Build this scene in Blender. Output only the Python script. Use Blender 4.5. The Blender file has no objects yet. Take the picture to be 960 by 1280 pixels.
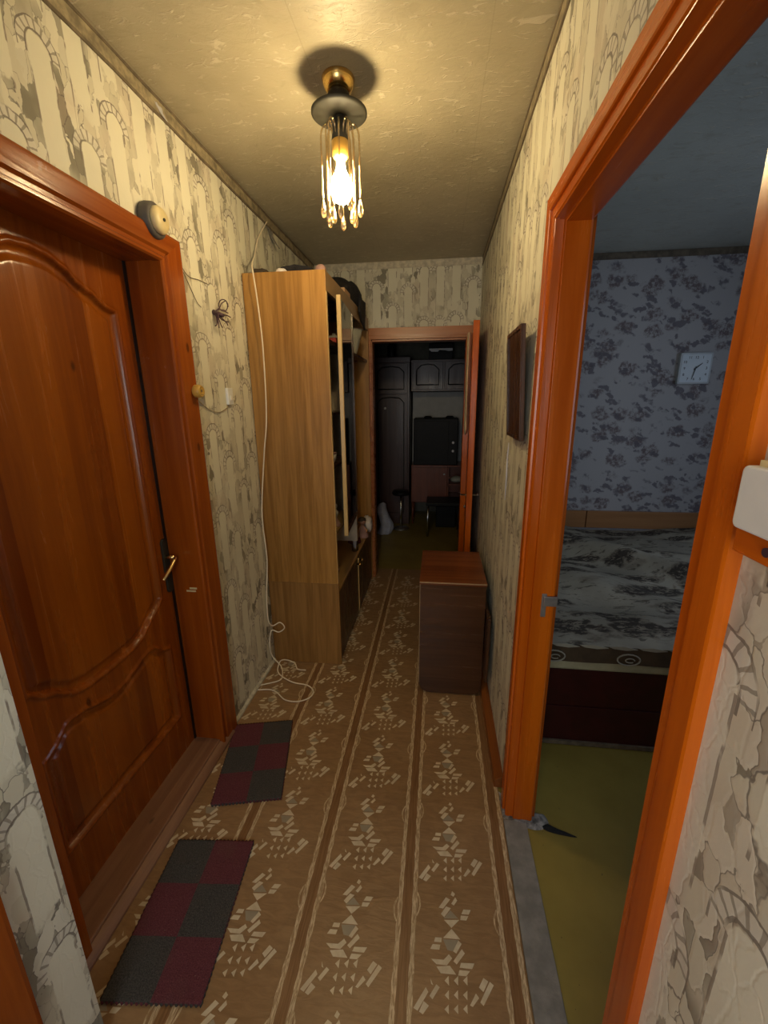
import bpy, math, random
from mathutils import Vector, Matrix, noise
R = math.radians
C = bpy.context.scene.collection
S = bpy.context.scene
random.seed(7)

# ------------------------------------------------------------------ camera
cd = bpy.data.cameras.new('camera'); cam = bpy.data.objects.new('camera', cd); C.objects.link(cam)
cd.sensor_fit = 'VERTICAL'; cd.sensor_height = 36.0; cd.sensor_width = 27.0
cd.lens = 526.6 / 1280 * 36.0; cd.clip_start = 0.02
rt = Vector((0.99226552, 0.12374183, -0.00985385)); up = Vector((-0.02251178, 0.25744559, 0.96603053))
fw = Vector((-0.12207521, 0.95833696, -0.25824003))
m = Matrix((rt, up, -fw)).transposed().to_4x4(); m.translation = (0, 0, 1.5227)
cam.matrix_world = m
S.camera = cam

# ------------------------------------------------------------------ world, exposure, daylight
w = bpy.data.worlds.new('world'); S.world = w; w.use_nodes = True
w.node_tree.nodes['Background'].inputs[0].default_value = (0.55, 0.72, 1.0, 1)
w.node_tree.nodes['Background'].inputs[1].default_value = 0.35
S.view_settings.view_transform = 'Standard'; S.view_settings.look = 'None'
S.view_settings.gamma = 1; S.view_settings.use_curve_mapping = False
S.view_settings.exposure = 0.80
BULB = 115.0

def area(name, loc, rot, sx, sy, power, col):
    l = bpy.data.lights.new(name, 'AREA'); l.shape = 'RECTANGLE'; l.size = sx; l.size_y = sy
    l.energy = power; l.color = col
    o = bpy.data.objects.new(name, l); C.objects.link(o); o.location = loc; o.rotation_euler = rot
    return o
# daylight entering by the window of the bedroom (right, out of frame) and from a panel added behind the camera
area('bedroom_daylight', (2.715, 1.5, 1.52), (R(0), R(84), 0), 1.38, 1.5, 4.0, (0.68, 0.79, 1.0))
area('kitchen_daylight', (-0.26, -0.988, 1.45), (R(90), 0, 0), 0.7, 1.0, 8.2, (0.92, 0.96, 0.98))

# ------------------------------------------------------------------ node expression helpers
class E:
    def __init__(s, nt, k): s.nt = nt; s.k = k
    def op(s, o, *a):
        n = s.nt.nodes.new('ShaderNodeMath'); n.operation = o
        for i, x in enumerate((s,) + a):
            if isinstance(x, E): s.nt.links.new(x.k, n.inputs[i])
            else: n.inputs[i].default_value = x
        return E(s.nt, n.outputs[0])
    def __add__(s, b): return s.op('ADD', b)
    __radd__ = __add__
    def __sub__(s, b): return s.op('SUBTRACT', b)
    def __rsub__(s, b): return (s * -1.0) + b
    def __mul__(s, b): return s.op('MULTIPLY', b)
    __rmul__ = __mul__
    def __truediv__(s, b): return s.op('DIVIDE', b)
    def lt(s, b): return s.op('LESS_THAN', b)
    def gt(s, b): return s.op('GREATER_THAN', b)
    def mx(s, b): return s.op('MAXIMUM', b)
    def mn(s, b): return s.op('MINIMUM', b)
    def mod(s, b): return s.op('FLOORED_MODULO', b)
    def abs(s): return s.op('ABSOLUTE')
    def floor(s): return s.op('FLOOR')
    def sqrt(s): return s.op('SQRT')
    def sin(s): return s.op('SINE')
    def inv(s): return 1.0 - s
    def clamp(s): return s.mx(0.0).mn(1.0)
    def ramp(s, a, b):   # smooth 0..1 between a and b
        n = s.nt.nodes.new('ShaderNodeMapRange'); n.interpolation_type = 'SMOOTHSTEP'
        s.nt.links.new(s.k, n.inputs[0]); n.inputs[1].default_value = a; n.inputs[2].default_value = b
        return E(s.nt, n.outputs[0])

class Mat:
    """a procedural material: object coordinates in metres, helpers for noise and mixing"""
    def __init__(s, name, rough=0.6, metal=0.0, spec=0.5):
        s.m = bpy.data.materials.new(name); s.m.use_nodes = True; s.nt = s.m.node_tree
        s.b = s.nt.nodes['Principled BSDF']
        s.b.inputs['Roughness'].default_value = rough; s.b.inputs['Metallic'].default_value = metal
        s.b.inputs['Specular IOR Level'].default_value = spec
        t = s.nt.nodes.new('ShaderNodeTexCoord'); s.o = t.outputs['Object']
        sp = s.nt.nodes.new('ShaderNodeSeparateXYZ'); s.nt.links.new(s.o, sp.inputs[0])
        s.x, s.y, s.z = (E(s.nt, sp.outputs[i]) for i in range(3))
    def vec(s, x, y, z):
        c = s.nt.nodes.new('ShaderNodeCombineXYZ')
        for i, v in enumerate((x, y, z)):
            if isinstance(v, E): s.nt.links.new(v.k, c.inputs[i])
            else: c.inputs[i].default_value = v
        return c.outputs[0]
    def scaled(s, sc, off=(0, 0, 0)):
        n = s.nt.nodes.new('ShaderNodeMapping'); s.nt.links.new(s.o, n.inputs[0])
        n.inputs['Scale'].default_value = sc; n.inputs['Location'].default_value = off
        return n.outputs[0]
    def noise(s, scale=1.0, detail=4, rough=0.5, v=None, dist=0.0):
        n = s.nt.nodes.new('ShaderNodeTexNoise'); s.nt.links.new(v or s.o, n.inputs['Vector'])
        n.inputs['Scale'].default_value = scale; n.inputs['Detail'].default_value = detail
        n.inputs['Roughness'].default_value = rough; n.inputs['Distortion'].default_value = dist
        return E(s.nt, n.outputs[0])
    def voro(s, scale, v=None, feature='F1', rnd=1.0):
        n = s.nt.nodes.new('ShaderNodeTexVoronoi'); n.feature = feature
        s.nt.links.new(v or s.o, n.inputs['Vector']); n.inputs['Scale'].default_value = scale
        n.inputs['Randomness'].default_value = rnd
        return n
    def white(s, e):
        n = s.nt.nodes.new('ShaderNodeTexWhiteNoise'); n.noise_dimensions = '1D'; s.nt.links.new(e.k, n.inputs[1])
        return E(s.nt, n.outputs[0])
    def mix(s, f, a, b, blend='MIX'):
        n = s.nt.nodes.new('ShaderNodeMix'); n.data_type = 'RGBA'; n.blend_type = blend
        for i, v in ((0, f), (6, a), (7, b)):
            if isinstance(v, E): s.nt.links.new(v.k, n.inputs[i])
            elif isinstance(v, bpy.types.NodeSocket): s.nt.links.new(v, n.inputs[i])
            elif i == 0: n.inputs[0].default_value = v
            else: n.inputs[i].default_value = (*v, 1) if len(v) == 3 else v
        return n.outputs[2]
    def color(s, c):
        if isinstance(c, tuple): s.b.inputs['Base Color'].default_value = (*c, 1)
        else: s.nt.links.new(c, s.b.inputs['Base Color'])
        return s
    def bump(s, e, dist=0.002, strength=0.5):
        n = s.nt.nodes.new('ShaderNodeBump'); n.inputs['Distance'].default_value = dist; n.inputs['Strength'].default_value = strength
        s.nt.links.new(e.k, n.inputs['Height']); s.nt.links.new(n.outputs[0], s.b.inputs['Normal'])
        return s
    def rough(s, e): s.nt.links.new(e.k, s.b.inputs['Roughness']); return s

def paint(name, col, rough=0.6, metal=0.0, var=0.25, scale=14, bump=0.0, spec=0.5):
    t = Mat(name, rough, metal, spec)
    n = t.noise(scale, 5, 0.6).ramp(0.3, 0.75)
    t.color(t.mix(n, tuple(c * (1 - var) for c in col), tuple(min(1, c * (1 + var * 0.5)) for c in col)))
    if bump: t.bump(t.noise(scale * 6, 4), bump)
    return t.m

def wood(name, light, dark, axis='z', rough=0.28, strips=0.0, grain=1.0, knots=True, strip_axis='y', spec=0.5):
    t = Mat(name, rough, 0, spec)
    i = 'xyz'.index(axis); sc = [26 * grain] * 3; sc[i] = 1.3 * grain
    g = t.noise(1.0, 7, 0.62, t.scaled(tuple(sc)), 0.6).ramp(0.30, 0.72)
    sc2 = [3.2, 3.2, 3.2]; sc2[i] = 0.5
    big = t.noise(1.0, 3, 0.5, t.scaled(tuple(sc2), (3, 1, 2))).ramp(0.3, 0.7)
    f = g * 0.55 + big * 0.45
    if strips:
        u = getattr(t, strip_axis)
        f = f * 0.5 + t.white((u / strips + (big - 0.5) * 0.12).floor() + 3.7) * 0.55
    c = t.mix(f, dark, light)
    if knots:
        sk = [5.0, 5.0, 5.0]; sk[i] = 2.6
        v = t.voro(1.0, t.scaled(tuple(sk), (0.3, 0.2, 0.7))); k = E(t.nt, v.outputs['Distance']).ramp(0.025, 0.06).inv()
        c = t.mix(k * 0.75, c, tuple(x * 0.25 for x in dark))
    wear = t.noise(5.0, 6, 0.7, t.scaled((1, 1, 1), (5, 5, 5))).ramp(0.66, 0.8)
    c = t.mix(wear * 0.06, c, (0.35, 0.25, 0.16))
    t.color(c); t.rough(g * 0.12 + (rough - 0.06) + wear * 0.25)
    t.bump(g, 0.0006, 0.5)
    return t.m

# ------------------------------------------------------------------ materials
def wallpaper(name, horiz, off=0.0, seam=None):
    t = Mat(name, 0.62, 0, 0.3)
    u0 = getattr(t, horiz) + off; v0 = t.z
    nz = t.noise(9.0, 4, 0.6); nz2 = t.noise(30.0, 3, 0.6, t.scaled((1, 1, 1), (4, 2, 1)))
    u = u0 + (nz - 0.5) * 0.014; v = v0 + (nz2 - 0.5) * 0.016
    cw = 0.118
    col = (u0 / cw).floor(); cu = (u0 - (col + 0.5) * cw) + (nz - 0.5) * 0.008
    per = 0.36
    vv = (v + t.white(col.mod(6.0) + 1.3) * per).mod(per)
    top = 0.265
    dv = (vv - top).mx(0.0); d = (cu * cu + dv * dv).sqrt()
    wid = 0.031
    tongue = (d + (nz2 - 0.5) * 0.006).ramp(wid - 0.001, wid + 0.002).inv() * (vv + (nz2 - 0.5) * 0.1).ramp(0.015, 0.04)
    # row of voussoirs round the top of each arch
    at = cu.op('ARCTAN2', dv + 0.0005)
    ring = d.gt(0.036) * d.lt(0.058) * vv.gt(top - 0.004)
    joints = (at * 2.6).mod(1.0).gt(0.72)
    arcline = ((d - 0.0355).abs().lt(0.0021) + (d - 0.0585).abs().lt(0.0018)) * vv.gt(top - 0.02)
    arcline = arcline.clamp() * t.noise(13.0, 2).ramp(0.36, 0.52)
    # broken stones between the arches
    warp = t.vec(t.x + (nz - 0.5) * 0.05, t.y + (nz - 0.5) * 0.05, t.z * 0.5 + (nz2 - 0.5) * 0.03)
    ve = t.voro(38.0, warp, 'DISTANCE_TO_EDGE'); edge = E(t.nt, ve.outputs['Distance'])
    vc = t.voro(38.0, warp); cell = vc.outputs['Color']
    sp = t.nt.nodes.new('ShaderNodeSeparateColor'); t.nt.links.new(cell, sp.inputs[0])
    c1 = E(t.nt, sp.outputs[0]); c2 = E(t.nt, sp.outputs[1])
    patch = t.noise(7.5, 3, 0.5, t.scaled((1, 1, 0.7), (1, 7, 3)))
    strong = patch.ramp(0.40, 0.60)
    cream = (0.75, 0.73, 0.59); ground = (0.64, 0.61, 0.48)
    st = t.mix(c1.gt(0.55) * (strong * 0.7 + 0.08), ground, (0.30, 0.28, 0.215))
    st = t.mix(c1.gt(0.80) * strong * 0.7, st, (0.17, 0.155, 0.115))
    st = t.mix(c2.gt(0.72) * 0.8, st, (0.76, 0.735, 0.60))
    st = t.mix(t.noise(5.0, 2, 0.5, t.scaled((1, 1, 1), (9, 9, 2))).ramp(0.55, 0.66) * 0.25, st, (0.56, 0.43, 0.34))
    line = edge.ramp(0.015, 0.05).inv() * c2.lt(0.5) * (strong * 0.7 + 0.2)
    st = t.mix(line.clamp() * 0.9, st, (0.15, 0.13, 0.11))
    st = t.mix(ring * 0.8, st, (0.70, 0.67, 0.57))
    st = t.mix(ring * joints * 0.8, st, (0.27, 0.24, 0.19))
    c = t.mix(tongue, st, cream)
    c = t.mix(arcline * 0.85, c, (0.17, 0.145, 0.12))
    # side lines of the arches, ragged
    side = (cu.abs() - wid).abs().lt(0.0022) * vv.lt(top) * t.noise(16.0, 3).ramp(0.47, 0.56)
    c = t.mix(side * 0.85, c, (0.24, 0.20, 0.16))
    # light grime
    gr = t.noise(1.6, 5, 0.62, t.scaled((1, 1, 1), (2, 3, 8))).ramp(0.40, 0.75)
    c = t.mix(gr * 0.28, c, (0.40, 0.365, 0.27))
    sm = ((u0 / 0.53).mod(1.0) - 0.5).abs().lt(0.0035)
    c = t.mix(sm * t.noise(3.0, 2).ramp(0.4, 0.6) * 0.6, c, (0.28, 0.22, 0.15))
    t.color(c)
    t.bump(edge.ramp(0.0, 0.12) * 0.4 + t.noise(120.0, 3) * 0.3 + tongue * 0.3, 0.0009, 0.6)
    return t.m

def floral():
    t = Mat('bedroom wallpaper', 0.7, 0, 0.2)
    n1 = t.noise(14.0, 4, 0.6); n2 = t.noise(16.0, 4, 0.6, t.scaled((1, 1, 1), (5, 5, 5)))
    p = t.vec(t.x + (n1 - 0.5) * 0.13, 0.0, t.z * 1.25 + (n2 - 0.5) * 0.13)
    v = E(t.nt, t.voro(7.0, p, rnd=0.75).outputs['Distance'])
    p2 = t.vec(t.x * 0.8 + (n2 - 0.5) * 0.16 + 3.1, 0.0, t.z * 1.5 + t.x * 0.5 + (n1 - 0.5) * 0.16)
    v2 = E(t.nt, t.voro(13.0, p2, rnd=0.9).outputs['Distance'])
    hole = t.noise(48.0, 4, 0.7).ramp(0.34, 0.6)
    a = v.ramp(0.36, 0.52).inv() * hole
    b = v2.ramp(0.30, 0.44).inv() * t.noise(9.0, 2, 0.5, t.scaled((1, 1, 1), (8, 1, 1))).ramp(0.40, 0.50)
    c = t.mix(a * 0.9, (0.50, 0.485, 0.49), (0.17, 0.125, 0.13))
    c = t.mix(b * 0.85, c, (0.17, 0.155, 0.18))
    t.color(c); t.bump(t.noise(90.0, 3), 0.0008)
    return t.m

def ceil_mat(name, c1, c2, seams=True):
    t = Mat(name, 0.42, 0, 0.5)
    a = t.noise(26.0, 5, 0.65, t.scaled((1, 1.6, 1)), 1.2)
    fl = t.noise(16.0, 3, 0.5, t.scaled((1, 2.2, 1), (3, 1, 0)), 1.5).ramp(0.58, 0.70)
    st = t.noise(1.7, 5, 0.6).ramp(0.35, 0.7)
    c = t.mix(st, c1, c2)
    c = t.mix(fl * 0.4, c, (0.80, 0.75, 0.60)); c = t.mix(t.noise(11.0, 4, 0.7, t.scaled((1, 1.8, 1), (8, 8, 1)), 1.0).ramp(0.5, 0.7) * 0.3, c, (0.32, 0.27, 0.17))
    if seams:
        s = ((t.x / 0.53 + 0.27).mod(1.0) - 0.5).abs().lt(0.003)
        c = t.mix(s * 0.35, c, (0.3, 0.25, 0.16))
    t.color(c); t.bump(a * 0.7 + fl * 0.5, 0.006, 0.55)
    return t.m

M = {}
M['wall_y'] = wallpaper('hall wallpaper side', 'y', 0.11)
M['wall_x'] = wallpaper('hall wallpaper end', 'x', 0.3)
M['floral'] = floral()
M['ceiling'] = ceil_mat('ceiling paper', (0.42, 0.37, 0.25), (0.52, 0.465, 0.325))
M['ceiling_bed'] = ceil_mat('bedroom ceiling', (0.52, 0.54, 0.49), (0.60, 0.62, 0.56), False)
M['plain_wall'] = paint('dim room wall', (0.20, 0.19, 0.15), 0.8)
M['border'] = paint('paper border', (0.36, 0.30, 0.19), 0.6, var=0.5, scale=30)
M['pale_paper'] = paint('pale paper strip', (0.62, 0.57, 0.44), 0.7, var=0.3, scale=30)
M['border_dark'] = paint('border edge', (0.17, 0.13, 0.085), 0.6, var=0.4, scale=30)
ORL, ORD = (0.66, 0.145, 0.004), (0.40, 0.064, 0.002)
M['jamb_z'] = wood('varnished pine upright', ORL, ORD, 'z', 0.24)
M['jamb_y'] = wood('varnished pine lintel', ORL, ORD, 'y', 0.24)
M['jamb_x'] = wood('varnished pine cross', (0.50, 0.19, 0.06), (0.30, 0.09, 0.025), 'x', 0.3)
M['casing_door_z'] = wood('door casing upright', (0.38, 0.090, 0.007), (0.19, 0.032, 0.003), 'z', 0.22)
M['casing_door_y'] = wood('door casing lintel', (0.40, 0.105, 0.010), (0.21, 0.040, 0.004), 'y', 0.22)
M['leaf'] = wood('door frame pine', (0.36, 0.092, 0.005), (0.19, 0.034, 0.002), 'z', 0.24)
M['leaf_panel'] = wood('door panel pine', (0.40, 0.108, 0.006), (0.13, 0.020, 0.0015), 'z', 0.24, strips=0.072)
M['threshold'] = wood('worn threshold', (0.36, 0.19, 0.10), (0.17, 0.07, 0.035), 'y', 0.5)
M['base_wood'] = wood('skirting wood', (0.34, 0.11, 0.02), (0.18, 0.05, 0.01), 'y', 0.4)
M['oak_z'] = wood('light oak veneer', (0.54, 0.285, 0.070), (0.21, 0.092, 0.016), 'z', 0.38, grain=1.3, knots=False)
M['oak_y'] = wood('oak veneer rail', (0.38, 0.23, 0.085), (0.26, 0.145, 0.05), 'y', 0.38, grain=1.5, knots=False)
M['oak_edge'] = wood('pale oak edge', (0.74, 0.52, 0.22), (0.60, 0.39, 0.14), 'z', 0.35, knots=False)
M['oak_low'] = wood('oak lower veneer', (0.40, 0.205, 0.055), (0.18, 0.082, 0.018), 'z', 0.42, grain=1.5, knots=False)
M['dark_ven'] = wood('dark brown veneer', (0.085, 0.035, 0.014), (0.045, 0.018, 0.008), 'z', 0.3, knots=False)
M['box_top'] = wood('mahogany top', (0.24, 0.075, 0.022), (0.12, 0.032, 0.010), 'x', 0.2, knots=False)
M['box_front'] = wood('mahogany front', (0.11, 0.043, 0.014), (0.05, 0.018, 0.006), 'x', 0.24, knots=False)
M['box_edge'] = wood('worn pale edge', (0.5, 0.36, 0.2), (0.3, 0.17, 0.08), 'x', 0.5, knots=False)
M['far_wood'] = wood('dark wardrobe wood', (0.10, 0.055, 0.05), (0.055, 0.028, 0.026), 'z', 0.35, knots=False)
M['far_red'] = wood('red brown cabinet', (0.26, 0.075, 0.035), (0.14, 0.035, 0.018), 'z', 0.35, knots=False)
M['burgundy'] = paint('burgundy bed board', (0.045, 0.004, 0.005), 0.4, var=0.3)
M['headboard'] = wood('headboard veneer', (0.50, 0.24, 0.09), (0.38, 0.165, 0.055), 'x', 0.45, knots=False)
M['black'] = paint('black plastic', (0.010, 0.010, 0.011), 0.5, spec=0.25)
M['moulding'] = paint('black moulding', (0.012, 0.008, 0.007), 0.4)
M['white'] = paint('white plastic', (0.80, 0.82, 0.80), 0.35, var=0.06)
M['cream'] = paint('aged cream plastic', (0.72, 0.60, 0.32), 0.4, var=0.15)
M['yellowed'] = paint('yellowed plastic', (0.66, 0.40, 0.08), 0.35, var=0.15)
M['grey_plastic'] = paint('dark grey housing', (0.09, 0.08, 0.075), 0.55, var=0.3)
M['cable'] = paint('white cable', (0.86, 0.76, 0.58), 0.45, var=0.1)
M['wire'] = paint('dark wire', (0.085, 0.04, 0.055), 0.5, var=0.4)
M['tape'] = paint('grey tape', (0.30, 0.29, 0.30), 0.7, var=0.2)
M['brass'] = paint('brass', (0.78, 0.52, 0.18), 0.22, 1.0, var=0.1)
M['bronze'] = paint('dark bronze', (0.028, 0.026, 0.017), 0.6, 0.0, var=0.2)
M['blackmetal'] = paint('black metal', (0.03, 0.028, 0.025), 0.35, 0.5)
M['chrome'] = paint('chrome', (0.7, 0.7, 0.7), 0.2, 1.0, var=0.05)
M['gold_handle'] = paint('gold handle', (0.85, 0.62, 0.28), 0.25, 1.0, var=0.1)
M['oldmetal'] = paint('old metal', (0.42, 0.40, 0.38), 0.4, 0.8, var=0.3)
M['cement'] = paint('grey cement', (0.25, 0.235, 0.205), 0.85, var=0.25, scale=20, bump=0.003)
M['plaster'] = paint('crumbled plaster', (0.34, 0.325, 0.30), 0.95, var=0.7, scale=45, bump=0.01)
M['crack'] = paint('black crack', (0.012, 0.012, 0.012), 0.9)
M['maroon_cloth'] = paint('maroon cloth', (0.14, 0.02, 0.025), 0.9, var=0.4, bump=0.004)
M['red_cloth'] = paint('red cloth', (0.42, 0.06, 0.045), 0.9, var=0.4)
M['black_cloth'] = paint('black cloth', (0.022, 0.020, 0.024), 0.95, var=0.5, bump=0.01)
M['pink'] = paint('dusty pink', (0.42, 0.25, 0.22), 0.8, var=0.3)
M['beige_cloth'] = paint('beige cloth', (0.78, 0.60, 0.36), 0.95, var=0.25, scale=9, bump=0.004)
M['white_cloth'] = paint('white cloth', (0.62, 0.62, 0.66), 0.95, var=0.15, bump=0.005)
M['blue_cloth'] = paint('pale blue cloth', (0.60, 0.66, 0.88), 0.95, var=0.2, bump=0.005)
M['enamel'] = paint('grey enamel', (0.46, 0.47, 0.40), 0.35, var=0.2)
M['teal'] = paint('dark teal', (0.03, 0.075, 0.06), 0.4)
M['cardboard'] = paint('cardboard', (0.60, 0.38, 0.22), 0.8, var=0.15)
M['porcelain'] = paint('porcelain', (0.80, 0.74, 0.68), 0.25, var=0.1)
M['lamp_glint'] = paint('white lamp glint', (0.95, 0.97, 1.0), 0.3, var=0.02)  # white standing in for the lamp's reflection on the far-room box
M['splash'] = paint('grey splashback', (0.48, 0.48, 0.46), 0.5, var=0.1)
M['skin'] = paint('doll face', (0.45, 0.24, 0.16), 0.6, var=0.15)
M['sheet'] = paint('pale mattress side', (0.46, 0.42, 0.26), 0.9, var=0.15, bump=0.003)
M['interior'] = paint('cabinet inside', (0.06, 0.042, 0.028), 0.7, var=0.3)
M['niche'] = paint('cabinet niche back', (0.55, 0.47, 0.36), 0.7, var=0.25)
M['clock_face'] = paint('clock face', (0.72, 0.80, 0.86), 0.4, var=0.05)
M['clock_rim'] = paint('clock rim', (0.52, 0.56, 0.58), 0.35, var=0.05)
M['ink'] = paint('black ink', (0.015, 0.015, 0.02), 0.5)

t = Mat('green floor paint', 0.42, 0, 0.5)
n = t.noise(3.0, 5, 0.6).ramp(0.3, 0.75); sp_ = t.noise(60.0, 2).ramp(0.74, 0.78)
c = t.mix(n, (0.235, 0.175, 0.033), (0.32, 0.245, 0.052)); c = t.mix(sp_ * 0.6, c, (0.05, 0.04, 0.02))
t.color(c).bump(t.noise(7.0, 4), 0.004); M['green_floor'] = t.m

t = Mat('brown linoleum', 0.36, 0, 0.5)
g = t.noise(1.0, 6, 0.6, t.scaled((14, 55, 14)), 1.0).ramp(0.3, 0.72); b = t.noise(2.2, 5, 0.6).ramp(0.35, 0.7)
c = t.mix(g * 0.6 + b * 0.4, (0.25, 0.140, 0.060), (0.37, 0.222, 0.102))
rg = (((t.x * t.x + t.y * t.y).sqrt() * 1.0 + t.noise(6.0, 3) * 0.4) * 60.0).sin().ramp(0.75, 1.0)
c = t.mix(rg * 0.10, c, (0.14, 0.075, 0.035))
dirt = t.noise(4.0, 6, 0.7, t.scaled((1, 1, 1), (3, 3, 0))).ramp(0.55, 0.8)
c = t.mix(dirt * 0.28, c, (0.20, 0.14, 0.09))
t.color(c).rough(b * 0.14 + dirt * 0.15 + 0.29); t.bump(g + t.noise(3.0, 3) * 4.0, 0.0012, 0.35); M['lino'] = t.m
t = Mat('linoleum brown band', 0.36, 0, 0.5)
g = t.noise(1.0, 5, 0.6, t.scaled((230, 9, 9))).ramp(0.3, 0.7)
t.color(t.mix(g, (0.18, 0.085, 0.030), (0.28, 0.145, 0.06))); M['lino_band'] = t.m
t = Mat('linoleum light print', 0.38, 0, 0.5)
g = t.noise(40.0, 4, 0.6).ramp(0.3, 0.7); d2 = t.noise(5.0, 5, 0.7).ramp(0.45, 0.75)
c = t.mix(g, (0.58, 0.47, 0.30), (0.70, 0.59, 0.40)); c = t.mix(d2 * 0.35, c, (0.42, 0.30, 0.18))
t.color(c); M['lino_light'] = t.m
t = Mat('linoleum braid print', 0.38, 0, 0.5)
g = t.noise(1.0, 4, 0.6, t.scaled((260, 40, 9)), 1.0).ramp(0.35, 0.65)
t.color(t.mix(g, (0.36, 0.23, 0.11), (0.68, 0.53, 0.32))); M['lino_braid'] = t.m
t = Mat('linoleum grey print', 0.38, 0, 0.5)
t.color(t.mix(t.noise(40.0, 3), (0.29, 0.24, 0.16), (0.37, 0.31, 0.21))); M['lino_grey'] = t.m

def mat_check(name, flip):
    t = Mat(name, 0.97, 0, 0.1)
    par = ((t.x / 0.135).floor() + (t.y / 0.14).floor() + (1.0 if flip else 0.0)).mod(2.0)
    n = t.noise(300.0, 3, 0.7).ramp(0.25, 0.8)
    a = t.mix(n, (0.10, 0.026, 0.034), (0.20, 0.07, 0.078)); b = t.mix(n, (0.04, 0.039, 0.037), (0.12, 0.112, 0.10))
    c = t.mix(par, a, b)
    c = t.mix(t.noise(8.0, 4).ramp(0.5, 0.8) * 0.3, c, (0.14, 0.09, 0.06))
    c = t.mix(t.noise(190.0, 2, 0.5, t.scaled((1, 1, 1), (2, 2, 2))).ramp(0.72, 0.76) * 0.5, c, (0.4, 0.33, 0.25))
    t.color(c).bump(t.noise(420.0, 3), 0.004, 0.9)
    return t.m
M['mat_a'] = mat_check('check rug pile', True); M['mat_b'] = mat_check('check rug pile far', False)

t = Mat('rumpled bedspread', 0.9, 0, 0.2)
wv = t.noise(6.0, 4, 0.6)
p = t.vec(t.x * 0.6 + (wv - 0.5) * 0.35 + t.y * 0.25, t.y * 1.5 + (wv - 0.5) * 0.25, 0.0)
v = E(t.nt, t.voro(6.5, p, rnd=0.85).outputs['Distance'])
lf = (t.noise(20.0, 4, 0.7, t.scaled((0.8, 1.8, 1)), 1.5)).ramp(0.40, 0.48)
a = v.ramp(0.36, 0.52).inv() * lf
c = t.mix(t.noise(3.0, 3).ramp(0.35, 0.65), (0.44, 0.395, 0.31), (0.30, 0.27, 0.215))
c = t.mix(t.noise(16.0, 5, 0.7, t.scaled((0.6, 2.0, 1), (7, 3, 1)), 1.0).ramp(0.56, 0.62) * 0.75, c, (0.08, 0.065, 0.05)); c = t.mix(a * 0.92, c, (0.045, 0.035, 0.03)); c = t.mix((1.0 - a) * v.ramp(0.42, 0.55).inv() * 0.5, c, (0.22, 0.17, 0.12))
t.color(c).bump(t.noise(30.0, 4), 0.006, 0.5); M['spread'] = t.m
M['spread_band'] = paint('bedspread border', (0.085, 0.055, 0.028), 0.9, var=0.3)
M['spread_pale'] = paint('bedspread scroll', (0.40, 0.37, 0.29), 0.9, var=0.2)

def glassy(name, tint=(1, 1, 1), gloss=0.35, rough=0.03):
    m = bpy.data.materials.new(name); m.use_nodes = True; nt = m.node_tree; nt.nodes.clear()
    o = nt.nodes.new('ShaderNodeOutputMaterial'); tr = nt.nodes.new('ShaderNodeBsdfTransparent'); gl = nt.nodes.new('ShaderNodeBsdfGlossy')
    fr = nt.nodes.new('ShaderNodeFresnel'); fr.inputs[0].default_value = 1.5
    mul = nt.nodes.new('ShaderNodeMath'); mul.operation = 'ADD'; mul.inputs[1].default_value = gloss; nt.links.new(fr.outputs[0], mul.inputs[0])
    mx = nt.nodes.new('ShaderNodeMixShader'); tr.inputs[0].default_value = (*tint, 1); gl.inputs[1].default_value = rough
    gl.inputs[0].default_value = (1, 0.95, 0.85, 1)
    nt.links.new(mul.outputs[0], mx.inputs[0]); nt.links.new(tr.outputs[0], mx.inputs[1]); nt.links.new(gl.outputs[0], mx.inputs[2]); nt.links.new(mx.outputs[0], o.inputs[0])
    return m
M['pane'] = glassy('cabinet glass', (0.40, 0.42, 0.40), 0.0)
M['crystal'] = glassy('crystal drop', (1.0, 0.86, 0.60), 0.28, 0.16)
M['clear'] = glassy('clear vase glass', (0.9, 0.92, 0.95), 0.15)
def emit(name, col, s):
    m = bpy.data.materials.new(name); m.use_nodes = True; nt = m.node_tree; nt.nodes.clear()
    o = nt.nodes.new('ShaderNodeOutputMaterial'); e = nt.nodes.new('ShaderNodeEmission'); e.inputs[0].default_value = (*col, 1); e.inputs[1].default_value = s
    nt.links.new(e.outputs[0], o.inputs[0]); return m
M['bulb'] = emit('lit bulb', (1.0, 0.76, 0.40), BULB)

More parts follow.
